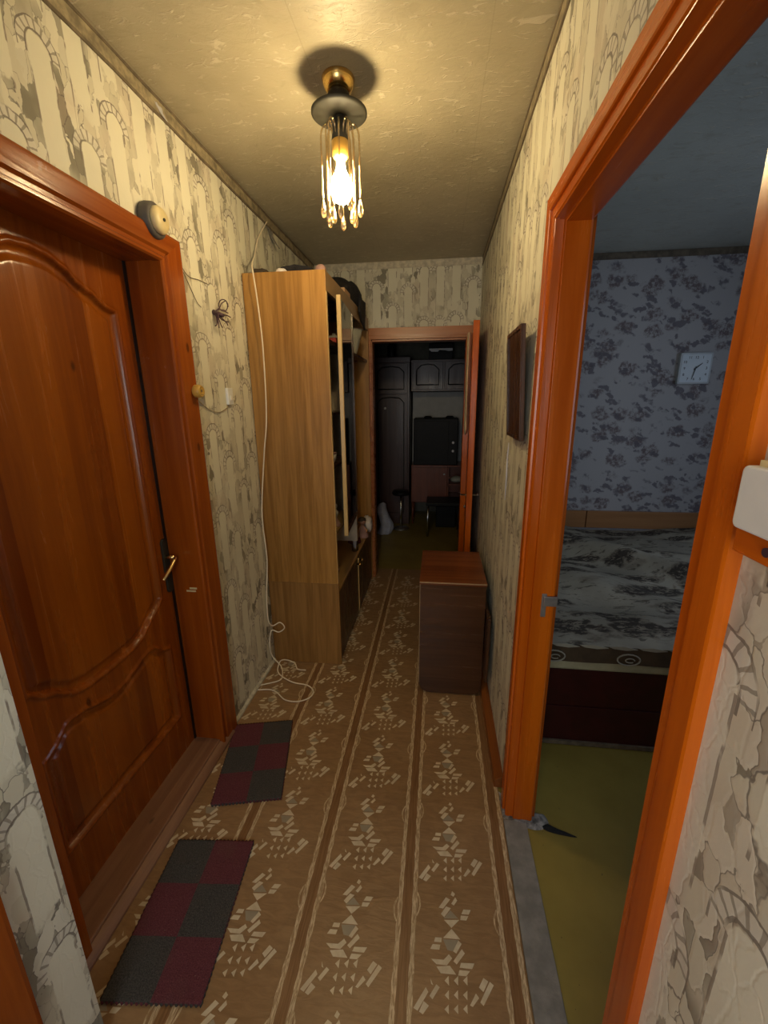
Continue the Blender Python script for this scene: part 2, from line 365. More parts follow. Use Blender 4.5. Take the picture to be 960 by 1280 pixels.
# ------------------------------------------------------------------ mesh builder
class MB:
    def __init__(s): s.v = []; s.f = []; s.mi = []; s.sm = []
    def face(s, idx, mi=0, sm=False): s.f.append(idx); s.mi.append(mi); s.sm.append(sm)
    def poly(s, pts, mi=0, sm=False):
        b = len(s.v); s.v += [tuple(p) for p in pts]; s.face(list(range(b, b + len(pts))), mi, sm)
    def hexa(s, p, mi=0):      # 8 corners: bottom 4 (ccw), top 4
        b = len(s.v); s.v += [tuple(q) for q in p]
        for q in ((3, 2, 1, 0), (4, 5, 6, 7), (0, 1, 5, 4), (1, 2, 6, 5), (2, 3, 7, 6), (3, 0, 4, 7)): s.face([b + i for i in q], mi)
        return s
    def box(s, x0, x1, y0, y1, z0, z1, mi=0):
        return s.hexa([(x0, y0, z0), (x1, y0, z0), (x1, y1, z0), (x0, y1, z0), (x0, y0, z1), (x1, y0, z1), (x1, y1, z1), (x0, y1, z1)], mi)
    def prism(s, pts, axis, a, b_, mi=0, sm=False):   # pts: 2-D outline in the other two axes (in xyz order)
        def P(p, t):
            q = list(p); q.insert('xyz'.index(axis), t); return tuple(q)
        n = len(pts); b = len(s.v); s.v += [P(p, a) for p in pts] + [P(p, b_) for p in pts]
        s.face(list(range(n - 1, -1, -1)) if True else None, mi); s.face([b + n + i for i in range(n)], mi)
        s.f[-2] = [b + i for i in range(n - 1, -1, -1)]
        for i in range(n): j = (i + 1) % n; s.face([b + i, b + j, b + n + j, b + n + i], mi, sm)
        return s
    def mitre(s, pts, axis, fa, fb, mi=0):   # prism whose ends are cut at an angle: fa, fb give the end position for each outline point
        def P(p, t):
            q = list(p); q.insert('xyz'.index(axis), t); return tuple(q)
        n = len(pts); b = len(s.v); s.v += [P(p, fa(p)) for p in pts] + [P(p, fb(p)) for p in pts]
        s.face([b + i for i in range(n - 1, -1, -1)], mi); s.face([b + n + i for i in range(n)], mi)
        for i in range(n): j = (i + 1) % n; s.face([b + i, b + j, b + n + j, b + n + i], mi)
        return s
    def lathe(s, prof, c=(0, 0, 0), axis='z', seg=24, mi=0, sm=True, squash=(1, 1)):   # prof: (radius, height)
        b = len(s.v); n = len(prof)
        for r, h in prof:
            for k in range(seg):
                a = 2 * math.pi * k / seg; p = (r * math.cos(a) * squash[0], r * math.sin(a) * squash[1], h)
                if axis == 'x': p = (p[2], p[0], p[1])
                if axis == 'y': p = (p[0], p[2], p[1])
                s.v.append((p[0] + c[0], p[1] + c[1], p[2] + c[2]))
        for i in range(n - 1):
            for k in range(seg):
                j = (k + 1) % seg; s.face([b + i * seg + k, b + i * seg + j, b + (i + 1) * seg + j, b + (i + 1) * seg + k], mi, sm)
        s.face([b + k for k in range(seg)][::-1], mi); s.face([b + (n - 1) * seg + k for k in range(seg)], mi)
        return s
    def tube(s, pts, r, seg=8, mi=0, taper=None, close=True):
        pts = [Vector(p) for p in pts]; n = len(pts); b = len(s.v); prev = None
        for i, p in enumerate(pts):
            d = (pts[min(i + 1, n - 1)] - pts[max(i - 1, 0)])
            d = d.normalized() if d.length > 1e-9 else Vector((0, 0, 1))
            a = prev - d * prev.dot(d) if prev is not None else d.cross(Vector((0.3, 0.9, 0.1)) if abs(d.y) < 0.9 else Vector((1, 0, 0)))
            a.normalize(); prev = a; c = d.cross(a)
            rr = r * (taper[i] if taper else 1)
            for k in range(seg):
                t = 2 * math.pi * k / seg; s.v.append(tuple(p + a * (rr * math.cos(t)) + c * (rr * math.sin(t))))
        for i in range(n - 1):
            for k in range(seg):
                j = (k + 1) % seg; s.face([b + i * seg + k, b + i * seg + j, b + (i + 1) * seg + j, b + (i + 1) * seg + k], mi, True)
        s.face([b + k for k in range(seg)][::-1], mi); s.face([b + (n - 1) * seg + k for k in range(seg)], mi)
        return s
    def grid(s, nu, nv, fn, mi=0, sm=True, closed=False):
        b = len(s.v)
        for i in range(nu + 1):
            for j in range(nv + 1): s.v.append(tuple(fn(i / nu, j / nv)))
        for i in range(nu):
            for j in range(nv):
                q = b + i * (nv + 1) + j; s.face([q, q + nv + 1, q + nv + 2, q + 1], mi, sm)
        return s
    def build(s, name, mats, parent=None, bevel=0.0, label=None):
        me = bpy.data.meshes.new(name)
        L = root_loc(parent)
        me.from_pydata([(v[0] - L[0], v[1] - L[1], v[2] - L[2]) for v in s.v], [], s.f)
        for mm in (mats if isinstance(mats, list) else [mats]): me.materials.append(M[mm] if isinstance(mm, str) else mm)
        me.polygons.foreach_set('material_index', s.mi); me.polygons.foreach_set('use_smooth', s.sm)
        import bmesh
        bm = bmesh.new(); bm.from_mesh(me); bmesh.ops.recalc_face_normals(bm, faces=bm.faces); bm.to_mesh(me); bm.free()
        me.update()
        o = bpy.data.objects.new(name, me); C.objects.link(o)
        if parent: o.parent = parent
        if bevel:
            b = o.modifiers.new('bevel', 'BEVEL'); b.width = bevel; b.segments = 2; b.limit_method = 'ANGLE'; b.angle_limit = R(40)
        if label: o['label'] = label
        return o
def root_loc(p):
    while p is not None and p.parent is not None: p = p.parent
    return p.location if p is not None and p.type == 'EMPTY' else (0, 0, 0)
def thing(name, label, cat, loc=(0, 0, 0), group=None):
    o = bpy.data.objects.new(name, None); C.objects.link(o); o.empty_display_size = 0.05; o.location = loc
    o['label'] = label; o['category'] = cat
    if group: o['group'] = group
    return o
def tag(o, label, cat, group=None, kind=None):
    o['label'] = label; o['category'] = cat
    if group: o['group'] = group
    if kind: o['kind'] = kind
    return o
def struct(o, label=None, cat=None):
    o['kind'] = 'structure'
    if label: o['label'] = label; o['category'] = cat
    return o
def arc(c, r, a0, a1, n):
    return [(c[0] + r * math.cos(R(a0 + (a1 - a0) * i / n)), c[1] + r * math.sin(R(a0 + (a1 - a0) * i / n))) for i in range(n + 1)]
def spline(pts, n=8):     # Catmull-Rom
    P = [Vector(p) for p in pts]; P = [P[0] * 2 - P[1]] + P + [P[-1] * 2 - P[-2]]; out = []
    for i in range(1, len(P) - 2):
        for k in range(n):
            t = k / n; a, b, c, d = P[i - 1], P[i], P[i + 1], P[i + 2]
            out.append(0.5 * ((2 * b) + (c - a) * t + (2 * a - 5 * b + 4 * c - d) * t * t + (3 * b - a - 3 * c + d) * t ** 3))
    out.append(P[-2]); return out
def interp(x, pts):
    if x <= pts[0][0]: return pts[0][1]
    for (a, fa), (b, fb) in zip(pts, pts[1:]):
        if x <= b:
            t = (x - a) / (b - a); t = t * t * (3 - 2 * t) * 0.6 + t * 0.4; return fa + (fb - fa) * t
    return pts[-1][1]

# ------------------------------------------------------------------ room shell
XL, XR, YE, H = -0.951, 0.294, 3.439, 2.5
XN, YN = -0.78, 0.582                     # the wall that steps forward beside the camera
BX, BY = 2.70, 3.49                       # bedroom extent
b = MB(); b.box(XL - 0.14, XL, 1.50, YE, 0, H); b.box(XL - 0.14, XL, YN, 1.50, 2.01, H); b.box(XL - 0.14, XL, YN, 0.70, 0, 2.01)
struct(b.build('wall_left', 'wall_y'), 'hall left wall in cream arch-patterned wallpaper', 'wall')
b = MB(); b.box(XL - 0.14, XN, -1.0, YN, 0, H)
struct(b.build('wall_near', 'wall_y'), 'wallpapered return wall between the entrance door and the corner door', 'wall')
b = MB(); b.box(XR, XR + 0.085, 1.30, BY, 0, H); b.box(XR, XR + 0.085, 0.465, 1.30, 1.995, H); b.box(XR, XR + 0.085, -1.0, 0.465, 0, H)
struct(b.build('wall_right', 'wall_y'), 'hall right wall in cream arch-patterned wallpaper', 'wall')
b = MB(); b.box(XL - 0.14, -0.545, YE, YE + 0.1, 0, H); b.box(-0.545, 0.225, YE, YE + 0.1, 1.97, H); b.box(0.225, XR + 0.085, YE, YE + 0.1, 0, H)
struct(b.build('wall_end', 'wall_x'), 'end wall of the hall over the far doorway', 'wall')
b = MB(); b.box(XL - 0.14, XR + 0.085, -1.1, -1.0, 0, H)
struct(b.build('wall_behind', 'wall_x'))
b = MB(); b.box(XR + 0.085, BX + 0.1, BY, BY + 0.1, 0, H)
struct(b.build('wall_bedroom', 'floral'), 'bedroom wall in grey-lilac floral wallpaper', 'wall')
b = MB(); b.box(BX, BX + 0.1, -0.9, 0.7, 0, H); b.box(BX, BX + 0.1, 2.3, BY, 0, H); b.box(BX, BX + 0.1, 0.7, 2.3, 0, 0.8); b.box(BX, BX + 0.1, 0.7, 2.3, 2.25, H)
b.box(XR + 0.085, BX + 0.1, -1.0, -0.9, 0, H)
struct(b.build('wall_bedroom_side', 'floral'))
b = MB()
for y in (0.7, 1.48, 2.25): b.box(BX + 0.02, BX + 0.07, y, y + 0.05, 0.8, 2.25)
b.box(BX + 0.02, BX + 0.07, 0.7, 2.3, 0.8, 0.85); b.box(BX + 0.02, BX + 0.07, 0.7, 2.3, 2.2, 2.25)
struct(b.build('window_1', 'white'))
b = MB(); b.box(-0.66, -0.61, -1.0, -0.975, 0.90, 2.0); b.box(0.09, 0.14, -1.0, -0.975, 0.90, 2.0); b.box(-0.61, 0.09, -1.0, -0.975, 0.90, 0.95); b.box(-0.61, 0.09, -1.0, -0.975, 1.95, 2.0)
struct(b.build('daylight_panel_frame', 'white'))  # unseen frame added around the daylight panel; the wall here has no opening
FY = 5.75
b = MB(); b.box(-2.1, -2.0, YE + 0.1, FY, 0, H); b.box(1.4, 1.5, BY + 0.1, FY, 0, H); b.box(-2.1, 1.5, FY, FY + 0.1, 0, H)
b.box(-2.0, XL - 0.14, YE, YE + 0.1, 0, H)
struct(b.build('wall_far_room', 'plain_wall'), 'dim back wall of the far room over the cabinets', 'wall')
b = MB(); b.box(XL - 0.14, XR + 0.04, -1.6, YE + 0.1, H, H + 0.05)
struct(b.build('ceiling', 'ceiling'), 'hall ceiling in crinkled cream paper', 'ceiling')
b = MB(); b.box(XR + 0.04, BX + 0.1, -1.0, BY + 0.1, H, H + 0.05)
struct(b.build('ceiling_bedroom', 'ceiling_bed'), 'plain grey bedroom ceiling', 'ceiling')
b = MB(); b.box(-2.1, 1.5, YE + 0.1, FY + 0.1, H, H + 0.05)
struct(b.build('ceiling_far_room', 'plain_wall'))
b = MB(); b.box(-2.1, BX + 0.1, -1.6, FY + 0.1, -0.06, -0.004)
struct(b.build('floor', 'green_floor'), 'floor boards painted olive green', 'floor')

# ceiling borders (paper strips) and skirting
def border(name, pts):
    b = MB(); (x0, y0), (x1, y1), (nx, ny) = pts
    n = 60
    for k in range(n):
        a, c = k / n, (k + 1) / n; j = lambda t: 0.004 * noise.noise(Vector((x0 + (x1 - x0) * t, y0 + (y1 - y0) * t, 3)) * 9)
        for (za, zb, mi, off) in ((2.450, 2.492, 0, 0.003), (2.442, 2.451, 1, 0.0045), (2.490, 2.4995, 1, 0.005)):
            p = [(x0 + (x1 - x0) * t + nx * o, y0 + (y1 - y0) * t + ny * o, z + j(t)) for (t, z, o) in ((a, za, 0), (c, za, 0), (c, za, off), (a, za, off), (a, zb, 0), (c, zb, 0), (c, zb, off), (a, zb, off))]
            b.hexa([p[i] for i in (0, 1, 2, 3, 4, 5, 6, 7)], mi)
    return struct(b.build(name, ['border', 'border_dark']), 'brown paper border under the ceiling', 'border')
border('trim_1', ((XL, YN), (XL, YE), (1, 0)))
border('trim_2', ((XR, -1.0), (XR, YE), (-1, 0)))
b = MB(); b.box(XL, XR, YE - 0.004, YE, 2.452, 2.499)
struct(b.build('trim_3', 'pale_paper'), 'pale paper border over the end wall', 'border')
b = MB(); b.box(XR + 0.085, BX, BY - 0.006, BY, 2.455, 2.498)
struct(b.build('trim_4', 'border_dark'), 'dark paper border on the bedroom wall', 'border')
b = MB(); b.prism([(XR, 0), (0.257, 0), (0.260, 0.035), (0.286, 0.052), (XR, 0.052)], 'y', 1.405, 2.98)
struct(b.build('baseboard_right', 'base_wood', bevel=0.002), 'brown skirting board along the right wall', 'skirting')
b = MB(); b.prism([(XL, 0), (XL + 0.012, 0), (XL + 0.012, 0.012), (XL, 0.02)], 'y', 1.60, 2.135)
struct(b.build('baseboard_left', 'pale_paper'), 'thin pale bead at the foot of the left wall', 'skirting')

# ------------------------------------------------------------------ linoleum with its print
LX0, LX1, LY0, LY1 = -0.95, 0.275, -1.0, 3.63
b = MB()
b.box(LX0, LX1, YN, LY1, -0.004, 0.0, 0); b.box(XN, LX1, LY0, YN, -0.004, 0.0, 0)
ZP = 0.0004
# flat print of one repeat: metres from (column centre, repeat start)
MOT = []
def add(mi, *pts): MOT.append((mi, pts))
add(1, (-0.0255, 0.0920), (0.0205, 0.0970), (-0.0035, 0.0740))
add(1, (-0.0035, 0.0720), (-0.0285, 0.0470), (0.0215, 0.0490))
add(4, (-0.0265, 0.0950), (-0.0055, 0.1190), (0.0175, 0.1000))
add(4, (-0.0285, 0.0440), (0.0165, 0.0470), (-0.0015, 0.0190), (-0.0165, 0.0200))
add(1, (0.0345, 0.1260), (0.0565, 0.1270), (0.0495, 0.1140), (0.0275, 0.1130))
add(1, (0.0255, 0.1090), (0.0485, 0.1100), (0.0415, 0.0980), (0.0235, 0.0970))
add(1, (-0.0515, 0.0460), (-0.0325, 0.0470), (-0.0335, 0.0360), (-0.0545, 0.0350))
add(1, (-0.0585, 0.0290), (-0.0365, 0.0300), (-0.0395, 0.0180), (-0.0655, 0.0170))
add(1, (-0.0185, 0.1530), (-0.0055, 0.1480), (-0.0275, 0.1210), (-0.0415, 0.1220))
add(1, (-0.0185, 0.1280), (-0.0035, 0.1250), (-0.0245, 0.0990), (-0.0345, 0.1060))
add(1, (0.0105, 0.1560), (0.0165, 0.1480), (0.0055, 0.1330), (-0.0025, 0.1370))
add(1, (0.0015, 0.1720), (0.0105, 0.1660), (0.0055, 0.1570), (-0.0035, 0.1610))
add(1, (0.0145, 0.0470), (0.0245, 0.0390), (0.0085, 0.0150), (-0.0005, 0.0190))
add(1, (0.0245, 0.0270), (0.0325, 0.0180), (0.0085, -0.0090), (-0.0005, -0.0030))
add(1, (-0.0625, -0.0050), (-0.0275, -0.0030), (-0.0185, -0.0140), (-0.0475, -0.0150))
add(1, (-0.0275, -0.0030), (-0.0125, 0.0110), (-0.0035, 0.0030), (-0.0185, -0.0140))
add(1, (-0.0475, -0.0200), (-0.0105, -0.0140), (0.0065, -0.0310), (-0.0355, -0.0330))
add(1, (0.0205, -0.0040), (0.0575, -0.0010), (0.0505, -0.0140), (0.0165, -0.0150))
add(1, (0.0155, -0.0200), (0.0445, -0.0190), (0.0335, -0.0310), (0.0115, -0.0320))
add(1, (-0.0755, -0.0660), (-0.0685, -0.0750), (-0.0955, -0.1140), (-0.1065, -0.1100))
add(1, (-0.0805, -0.0940), (-0.0665, -0.1010), (-0.0815, -0.1190), (-0.0915, -0.1150))
add(1, (-0.0475, -0.0570), (-0.0385, -0.0620), (-0.0575, -0.0880), (-0.0655, -0.0820))
add(1, (0.0795, -0.0290), (0.0915, -0.0350), (0.0765, -0.0580), (0.0655, -0.0500))
add(1, (0.0955, -0.0350), (0.1055, -0.0410), (0.0745, -0.0850), (0.0665, -0.0790))
add(1, (0.0565, -0.0630), (0.0645, -0.0710), (0.0465, -0.0900), (0.0395, -0.0880))
add(1, (-0.0635, -0.0470), (-0.0555, -0.0600), (-0.0615, -0.0580))
add(1, (-0.0145, -0.0360), (-0.0255, -0.0470), (-0.0135, -0.0560))
add(1, (-0.0145, -0.0650), (-0.0255, -0.0760), (-0.0145, -0.0840))
add(1, (-0.0155, -0.0930), (-0.0265, -0.1030), (-0.0155, -0.1110))
add(1, (0.0115, -0.0330), (-0.0005, -0.0440), (0.0105, -0.0530))
add(1, (0.0095, -0.0620), (-0.0015, -0.0730), (0.0095, -0.0810))
add(1, (0.0085, -0.0900), (-0.0025, -0.1000), (0.0085, -0.1080))
add(1, (0.0365, -0.0300), (0.0245, -0.0410), (0.0355, -0.0500))
add(1, (0.0345, -0.0600), (0.0225, -0.0700), (0.0335, -0.0790))
add(1, (0.0325, -0.0870), (0.0215, -0.0970), (0.0325, -0.1050))
P = 0.310
def inside(x): return LX0 + 0.001 < x < LX1 - 0.001
cols = [-0.061 + 0.303 * k + 0.1385 for k in range(-3, 1)]
for ci, cx in enumerate(cols):
    y = 0.834 - 4 * P
    while y < LY1 - P * 0.6:
        for mi, pts in MOT:
            q = [(cx + px, y + py) for px, py in pts]
            if all(inside(x) and (x > XN or yy > YN) and yy < LY1 for x, yy in q): b.poly([(x, yy, ZP) for x, yy in q], mi)
        y += P
for k in range(-3, 2):
    sx = -0.061 + 0.303 * k
    def strip(xa, xb, mi, z, wob=0.0, ph=0.0, y0=0.0):
        n = 420; 
        for i in range(n):
            ya = y0 + (LY1 - y0) * i / n; yb = y0 + (LY1 - y0) * (i + 1) / n
            o1 = wob * math.sin(ya * 6.283 / P * 5 + ph); o2 = wob * math.sin(yb * 6.283 / P * 5 + ph)
            q = [(xa + o1, ya), (xb + o1, ya), (xb + o2, yb), (xa + o2, yb)]
            if all(inside(x) for x, _ in q) and (q[0][0] > XN or ya > YN): b.poly([(x, yy, z) for x, yy in q], mi)
    strip(sx - 0.016, sx + 0.016, 2, ZP)
    for sgn in (-1, 1):
        strip(sx + sgn * 0.0190 - 0.0036, sx + sgn * 0.0190 + 0.0036, 3, ZP + 0.0001, 0.0008, 0)
        strip(sx + sgn * 0.0258 - 0.0032, sx + sgn * 0.0258 + 0.0032, 3, ZP + 0.0002, 0.0012, 2.5)
        y = 0.905 - 3 * P + (0.02 if sgn > 0 else 0.0)       # leaf loops of the braid
        while y < LY1 - 0.1:
            n = 14
            for i in range(n):
                for w0, w1 in ((0.0, 0.0035),):
                    f = lambda t: math.sin(math.pi * t) ** 0.8 * 0.011
                    ta, tb = i / n, (i + 1) / n; ya = y + ta * 0.066; yb = y + tb * 0.066; bx = sx + sgn * 0.026
                    q = [(bx + sgn * f(ta), ya), (bx + sgn * (f(ta) + 0.005), ya), (bx + sgn * (f(tb) + 0.005), yb), (bx + sgn * f(tb), yb)]
                    if all(inside(x) for x, _ in q) and (q[0][0] > XN + 0.02 or ya > YN): b.poly([(x, yy, ZP + 0.0003) for x, yy in q], 3)
                    q = [(bx + sgn * (f(ta) * 0.35), ya), (bx + sgn * (f(ta) * 0.35 + 0.002), ya), (bx + sgn * (f(tb) * 0.35 + 0.002), yb), (bx + sgn * f(tb) * 0.35, yb)]
                    if sgn > 0 and all(inside(x) for x, _ in q) and (q[0][0] > XN + 0.02 or ya > YN): b.poly([(x, yy, ZP + 0.0003) for x, yy in q], 3)
            y += P
o = struct(b.build('floor_linoleum', ['lino', 'lino_light', 'lino_band', 'lino_braid', 'lino_grey']), 'brown linoleum with striped braid bands and geometric flower print', 'linoleum')
for p in o.data.polygons:                       # print faces look upward
    if p.material_index and p.normal.z < 0: p.flip()

b = MB(); b.box(LX1 + 0.001, 0.358, -0.6, 1.268, -0.004, 0.004)
struct(b.build('floor_threshold_strip', 'cement', bevel=0.002), 'grey cement strip along the bedroom doorway', 'threshold')
def lump(name, pts, mat, h, label, cat, seed=1):
    b = MB(); n = 22
    cx = sum(p[0] for p in pts) / len(pts); cy = sum(p[1] for p in pts) / len(pts)
    o = spline([(p[0], p[1], 0) for p in pts + [pts[0]]], 6)
    def fn(u, v):
        q = o[int(round(u * (len(o) - 1)))]; r = 1 - v
        x = cx + (q.x - cx) * r; y = cy + (q.y - cy) * r
        return (x, y, -0.003 + h * min(1, v * 3) * (0.7 + 0.6 * noise.noise(Vector((x, y, seed)) * 60)))
    b.grid(len(o) - 1, 6, fn)
    return tag(b.build(name, mat), label, cat)
lump('plaster_rubble', [(0.262, 1.40), (0.292, 1.37), (0.292, 1.30), (0.37, 1.275), (0.385, 1.27), (0.40, 1.30), (0.43, 1.31), (0.44, 1.27), (0.40, 1.245), (0.35, 1.25), (0.29, 1.262), (0.272, 1.30)], 'plaster', 0.012, 'crumbled grey plaster around the foot of the far bedroom door jamb', 'plaster', 3)
lump('floor_crack', [(0.40, 1.262), (0.43, 1.275), (0.46, 1.262), (0.53, 1.235), (0.475, 1.236), (0.43, 1.245)], 'crack', 0.006, 'black broken gash in the green floor beside the door jamb', 'crack', 5)

# ------------------------------------------------------------------ entrance door (left)
d1 = bpy.data.objects.new('door_1', None); C.objects.link(d1); d1.location = (-1.07, 1.12, 0); struct(d1, 'varnished red-brown entrance door with arched carved panels', 'door')
XD = -1.068; Y0, Y1, Z0, Z1 = 0.730, 1.478, 0.04, 1.99
yc = 1.112; hw = 0.280
upt = [(0, 1.912), (.05, 1.908), (.10, 1.890), (.15, 1.857), (.17, 1.848), (.19, 1.843), (.22, 1.824), (.25, 1.812), (.28, 1.806)]
upb = [(0, .668), (.05, .669), (.10, .672), (.15, .684), (.18, .705), (.21, .728), (.235, .740), (.255, .752), (.28, .775)]
lot = [(0, .562), (.04, .566), (.09, .582), (.13, .596), (.175, .603), (.2, .600), (.225, .580), (.245, .562), (.28, .545)]
def sd(y, z):
    t = abs(y - yc); e = hw - t
    a = min(e, (interp(t, upt) - z) * 0.93, (z - interp(t, upb)) * 0.95)
    c = min(e, (interp(t, lot) - z) * 0.95, z - 0.226)
    return a, c
def prof(d):
    pts = [(-0.016, 0), (-0.010, 0.0055), (-0.003, 0.0055), (0.002, -0.002), (0.006, -0.011), (0.016, -0.012), (0.024, -0.010), (0.034, -0.004), (0.040, -0.0035), (9, -0.0035)]
    if d <= pts[0][0]: return 0
    for (a, fa), (c, fc) in zip(pts, pts[1:]):
        if d <= c: return fa + (fc - fa) * (d - a) / (c - a)
NU, NV = 190, 430
vs = []; ds = []
for i in range(NU + 1):
    for j in range(NV + 1):
        y = Y0 + (Y1 - Y0) * i / NU; z = Z0 + (Z1 - Z0) * j / NV; a, c = sd(y, z); dd = max(a, c)
        vs.append((XD + prof(dd), y, z)); ds.append((a, c))
groups = {'leaf': [], 'up': [], 'lo': []}
for i in range(NU):
    for j in range(NV):
        q = i * (NV + 1) + j; f = [q, q + NV + 1, q + NV + 2, q + 1]; a, c = ds[q]
        groups['up' if a > 0.004 else 'lo' if c > 0.004 else 'leaf'].append(f)
for key, nm, mt in (('leaf', 'door_frame', 'leaf'), ('up', 'door_panel', 'leaf_panel'), ('lo', 'door_panel', 'leaf_panel')):
    b = MB(); mp = {}
    for f in groups[key]:
        g_ = []
        for k in f:
            if k not in mp: mp[k] = len(b.v); b.v.append(vs[k])
            g_.append(mp[k])
        b.face(g_, 0, True)
    if key == 'leaf': b.box(XD - 0.045, XD - 0.013, Y0, Y1, Z0, Z1)
    b.build(nm, mt, d1)
# casing, reveal, threshold
def profile_board(path_axis, a, c, pts, mb): mb.prism(pts, path_axis, a, c)
b = MB()  # upright: outline in x,y
up_pts = [(XL - 0.01, 1.604), (XL + 0.019, 1.604), (XL + 0.022, 1.596), (XL + 0.022, 1.512), (XL + 0.014, 1.505), (XL + 0.014, 1.494), (XL + 0.022, 1.488), (XL + 0.022, 1.479), (XL + 0.016, 1.474), (XL - 0.01, 1.474)]
b.mitre(up_pts, 'z', lambda p: 0.0, lambda p: 1.979 + (p[1] - 1.474) * 0.095 / 0.130 - 0.0002); b.build('door_casing', 'casing_door_z', d1)
b = MB()  # lintel: outline in x,z
li = [(XL - 0.01, 2.074), (XL + 0.019, 2.074), (XL + 0.0225, 2.066), (XL + 0.0225, 2.016), (XL + 0.0145, 2.009), (XL + 0.0145, 1.998), (XL + 0.0225, 1.992), (XL + 0.0225, 1.984), (XL + 0.016, 1.979), (XL - 0.01, 1.979)]
b.mitre(li, 'y', lambda p: YN + 0.002, lambda p: 1.474 + (p[1] - 1.979) * 0.130 / 0.095); b.build('door_lintel', 'casing_door_y', d1)
b = MB(); b.box(XD - 0.03, XL + 0.012, 1.476, 1.50, 0.03, 2.0); b.build('door_reveal', 'casing_door_z', d1, bevel=0.001)
b = MB(); b.box(XD - 0.03, XL + 0.012, 0.702, 1.476, 1.982, 2.008); b.build('door_reveal', 'casing_door_y', d1, bevel=0.001)
b = MB(); b.box(XD - 0.03, XL + 0.004, 0.702, 0.726, 0.0, 1.982); b.build('door_reveal', 'casing_door_z', d1, bevel=0.001)
b = MB(); b.box(XD - 0.004, XD + 0.006, 1.466, 1.476, 0.04, 1.982); b.build('door_stop', 'moulding', d1)
b = MB(); b.box(XD - 0.03, XL + 0.002, 0.702, 1.53, 0.0, 0.040); b.build('door_threshold', 'threshold', d1, bevel=0.003)
b = MB(); b.prism([(XL + 0.002, 0), (XL + 0.032, 0), (XL + 0.032, 0.012), (XL + 0.016, 0.026), (XL + 0.006, 0.032), (XL + 0.002, 0.032)], 'y', YN + 0.002, 1.56); b.build('threshold_moulding', 'threshold', d1, bevel=0.002)
b = MB(); b.box(XL - 0.008, XL + 0.016, YN + 0.003, 0.7215, 0.0, 1.978); b.build('door_casing', 'casing_door_z', d1, bevel=0.0015)
# handle
hb = MB(); hb.prism([(y, z) for y, z in [(1.438, 0.785), (1.447, 0.775), (1.461, 0.775), (1.470, 0.785), (1.470, 0.990), (1.461, 1.0), (1.447, 1.0), (1.438, 0.990)]], 'x', XD - 0.002, XD + 0.008)
hp = hb.build('handle_plate', 'bronze', d1, bevel=0.002)
hb = MB(); hb.tube([(XD, 1.454, 0.925), (XD + 0.045, 1.454, 0.925)], 0.008, 10)
hb.tube(spline([(XD + 0.044, 1.456, 0.925), (XD + 0.052, 1.435, 0.918), (XD + 0.052, 1.39, 0.888), (XD + 0.046, 1.362, 0.866)], 5), 0.0075, 10); hb.build('door_handle', 'gold_handle', hp)
hb = MB(); hb.lathe([(0.007, 0), (0.008, 0.004), (0.006, 0.005)], (XD + 0.008, 1.454, 0.84), 'x', 14); hb.build('keyhole', 'blackmetal', hp)
hb = MB(); hb.box(XD + 0.075, XD + 0.0765 + 0.03, 1.4735, 1.4765, 0.78, 0.787); hb.box(XD + 0.06, XD + 0.10, 1.4735, 1.4765, 0.768, 0.775)
hb.build('tape_residue', 'cream', d1)

# corner door (lower left), only its casing shows
d4 = bpy.data.objects.new('door_2', None); C.objects.link(d4); d4.location = (XN, 0.0, 0); struct(d4, 'orange-brown door casing cut by the lower left corner', 'door')
b = MB(); b.prism([(XN, 0.468), (XN + 0.018, 0.464), (XN + 0.02, 0.455), (XN + 0.02, 0.375), (XN, 0.372)], 'z', 0, 2.05); b.build('door_casing', 'casing_door_z', d4, bevel=0.0015)
b = MB(); b.prism([(XN, -0.62), (XN + 0.02, -0.62), (XN + 0.02, -0.52), (XN, -0.52)], 'z', 0, 2.05); b.build('door_casing', 'casing_door_z', d4, bevel=0.0015)
b = MB(); b.box(XN, XN + 0.02, -0.52, 0.375, 1.96, 2.05); b.build('door_lintel', 'casing_door_y', d4, bevel=0.0015)
b = MB(); b.box(XN - 0.002, XN + 0.006, -0.52, 0.375, 0.01, 1.96); b.build('door_leaf', 'leaf', d4)

# ------------------------------------------------------------------ bedroom doorway (right)
d3 = bpy.data.objects.new('door_3', None); C.objects.link(d3); d3.location = (XR, 0.88, 0); struct(d3, 'orange varnished frame of the open bedroom doorway', 'door')
def casing_pts(ysign, yin):     # plan outline x,y of an architrave: outer edge away from the opening
    f = lambda dx, dy: (XR - dx, yin + ysign * dy)
    return [f(-0.004, 0.066), f(0.014, 0.066), f(0.016, 0.063), f(0.016, 0.030), f(0.014, 0.027), f(0.009, 0.026), f(0.009, 0.003), f(0.006, 0.0), f(-0.004, 0.0)]
b = MB(); b.mitre(casing_pts(1, 1.286), 'z', lambda p: 0.0, lambda p: 1.968 + p[1] - 1.286 - 0.0002); b.build('door_casing', 'jamb_z', d3)
b = MB(); b.mitre(casing_pts(-1, 0.486), 'z', lambda p: 0.0, lambda p: 1.968 + 0.486 - p[1] - 0.0002); b.build('door_casing', 'jamb_z', d3)
b = MB(); b.mitre([(x, 1.968 + (y - 1.286)) for x, y in casing_pts(1, 1.286)], 'y', lambda p: 0.486 - (p[1] - 1.968), lambda p: 1.286 + p[1] - 1.968); b.build('door_lintel', 'jamb_y', d3)
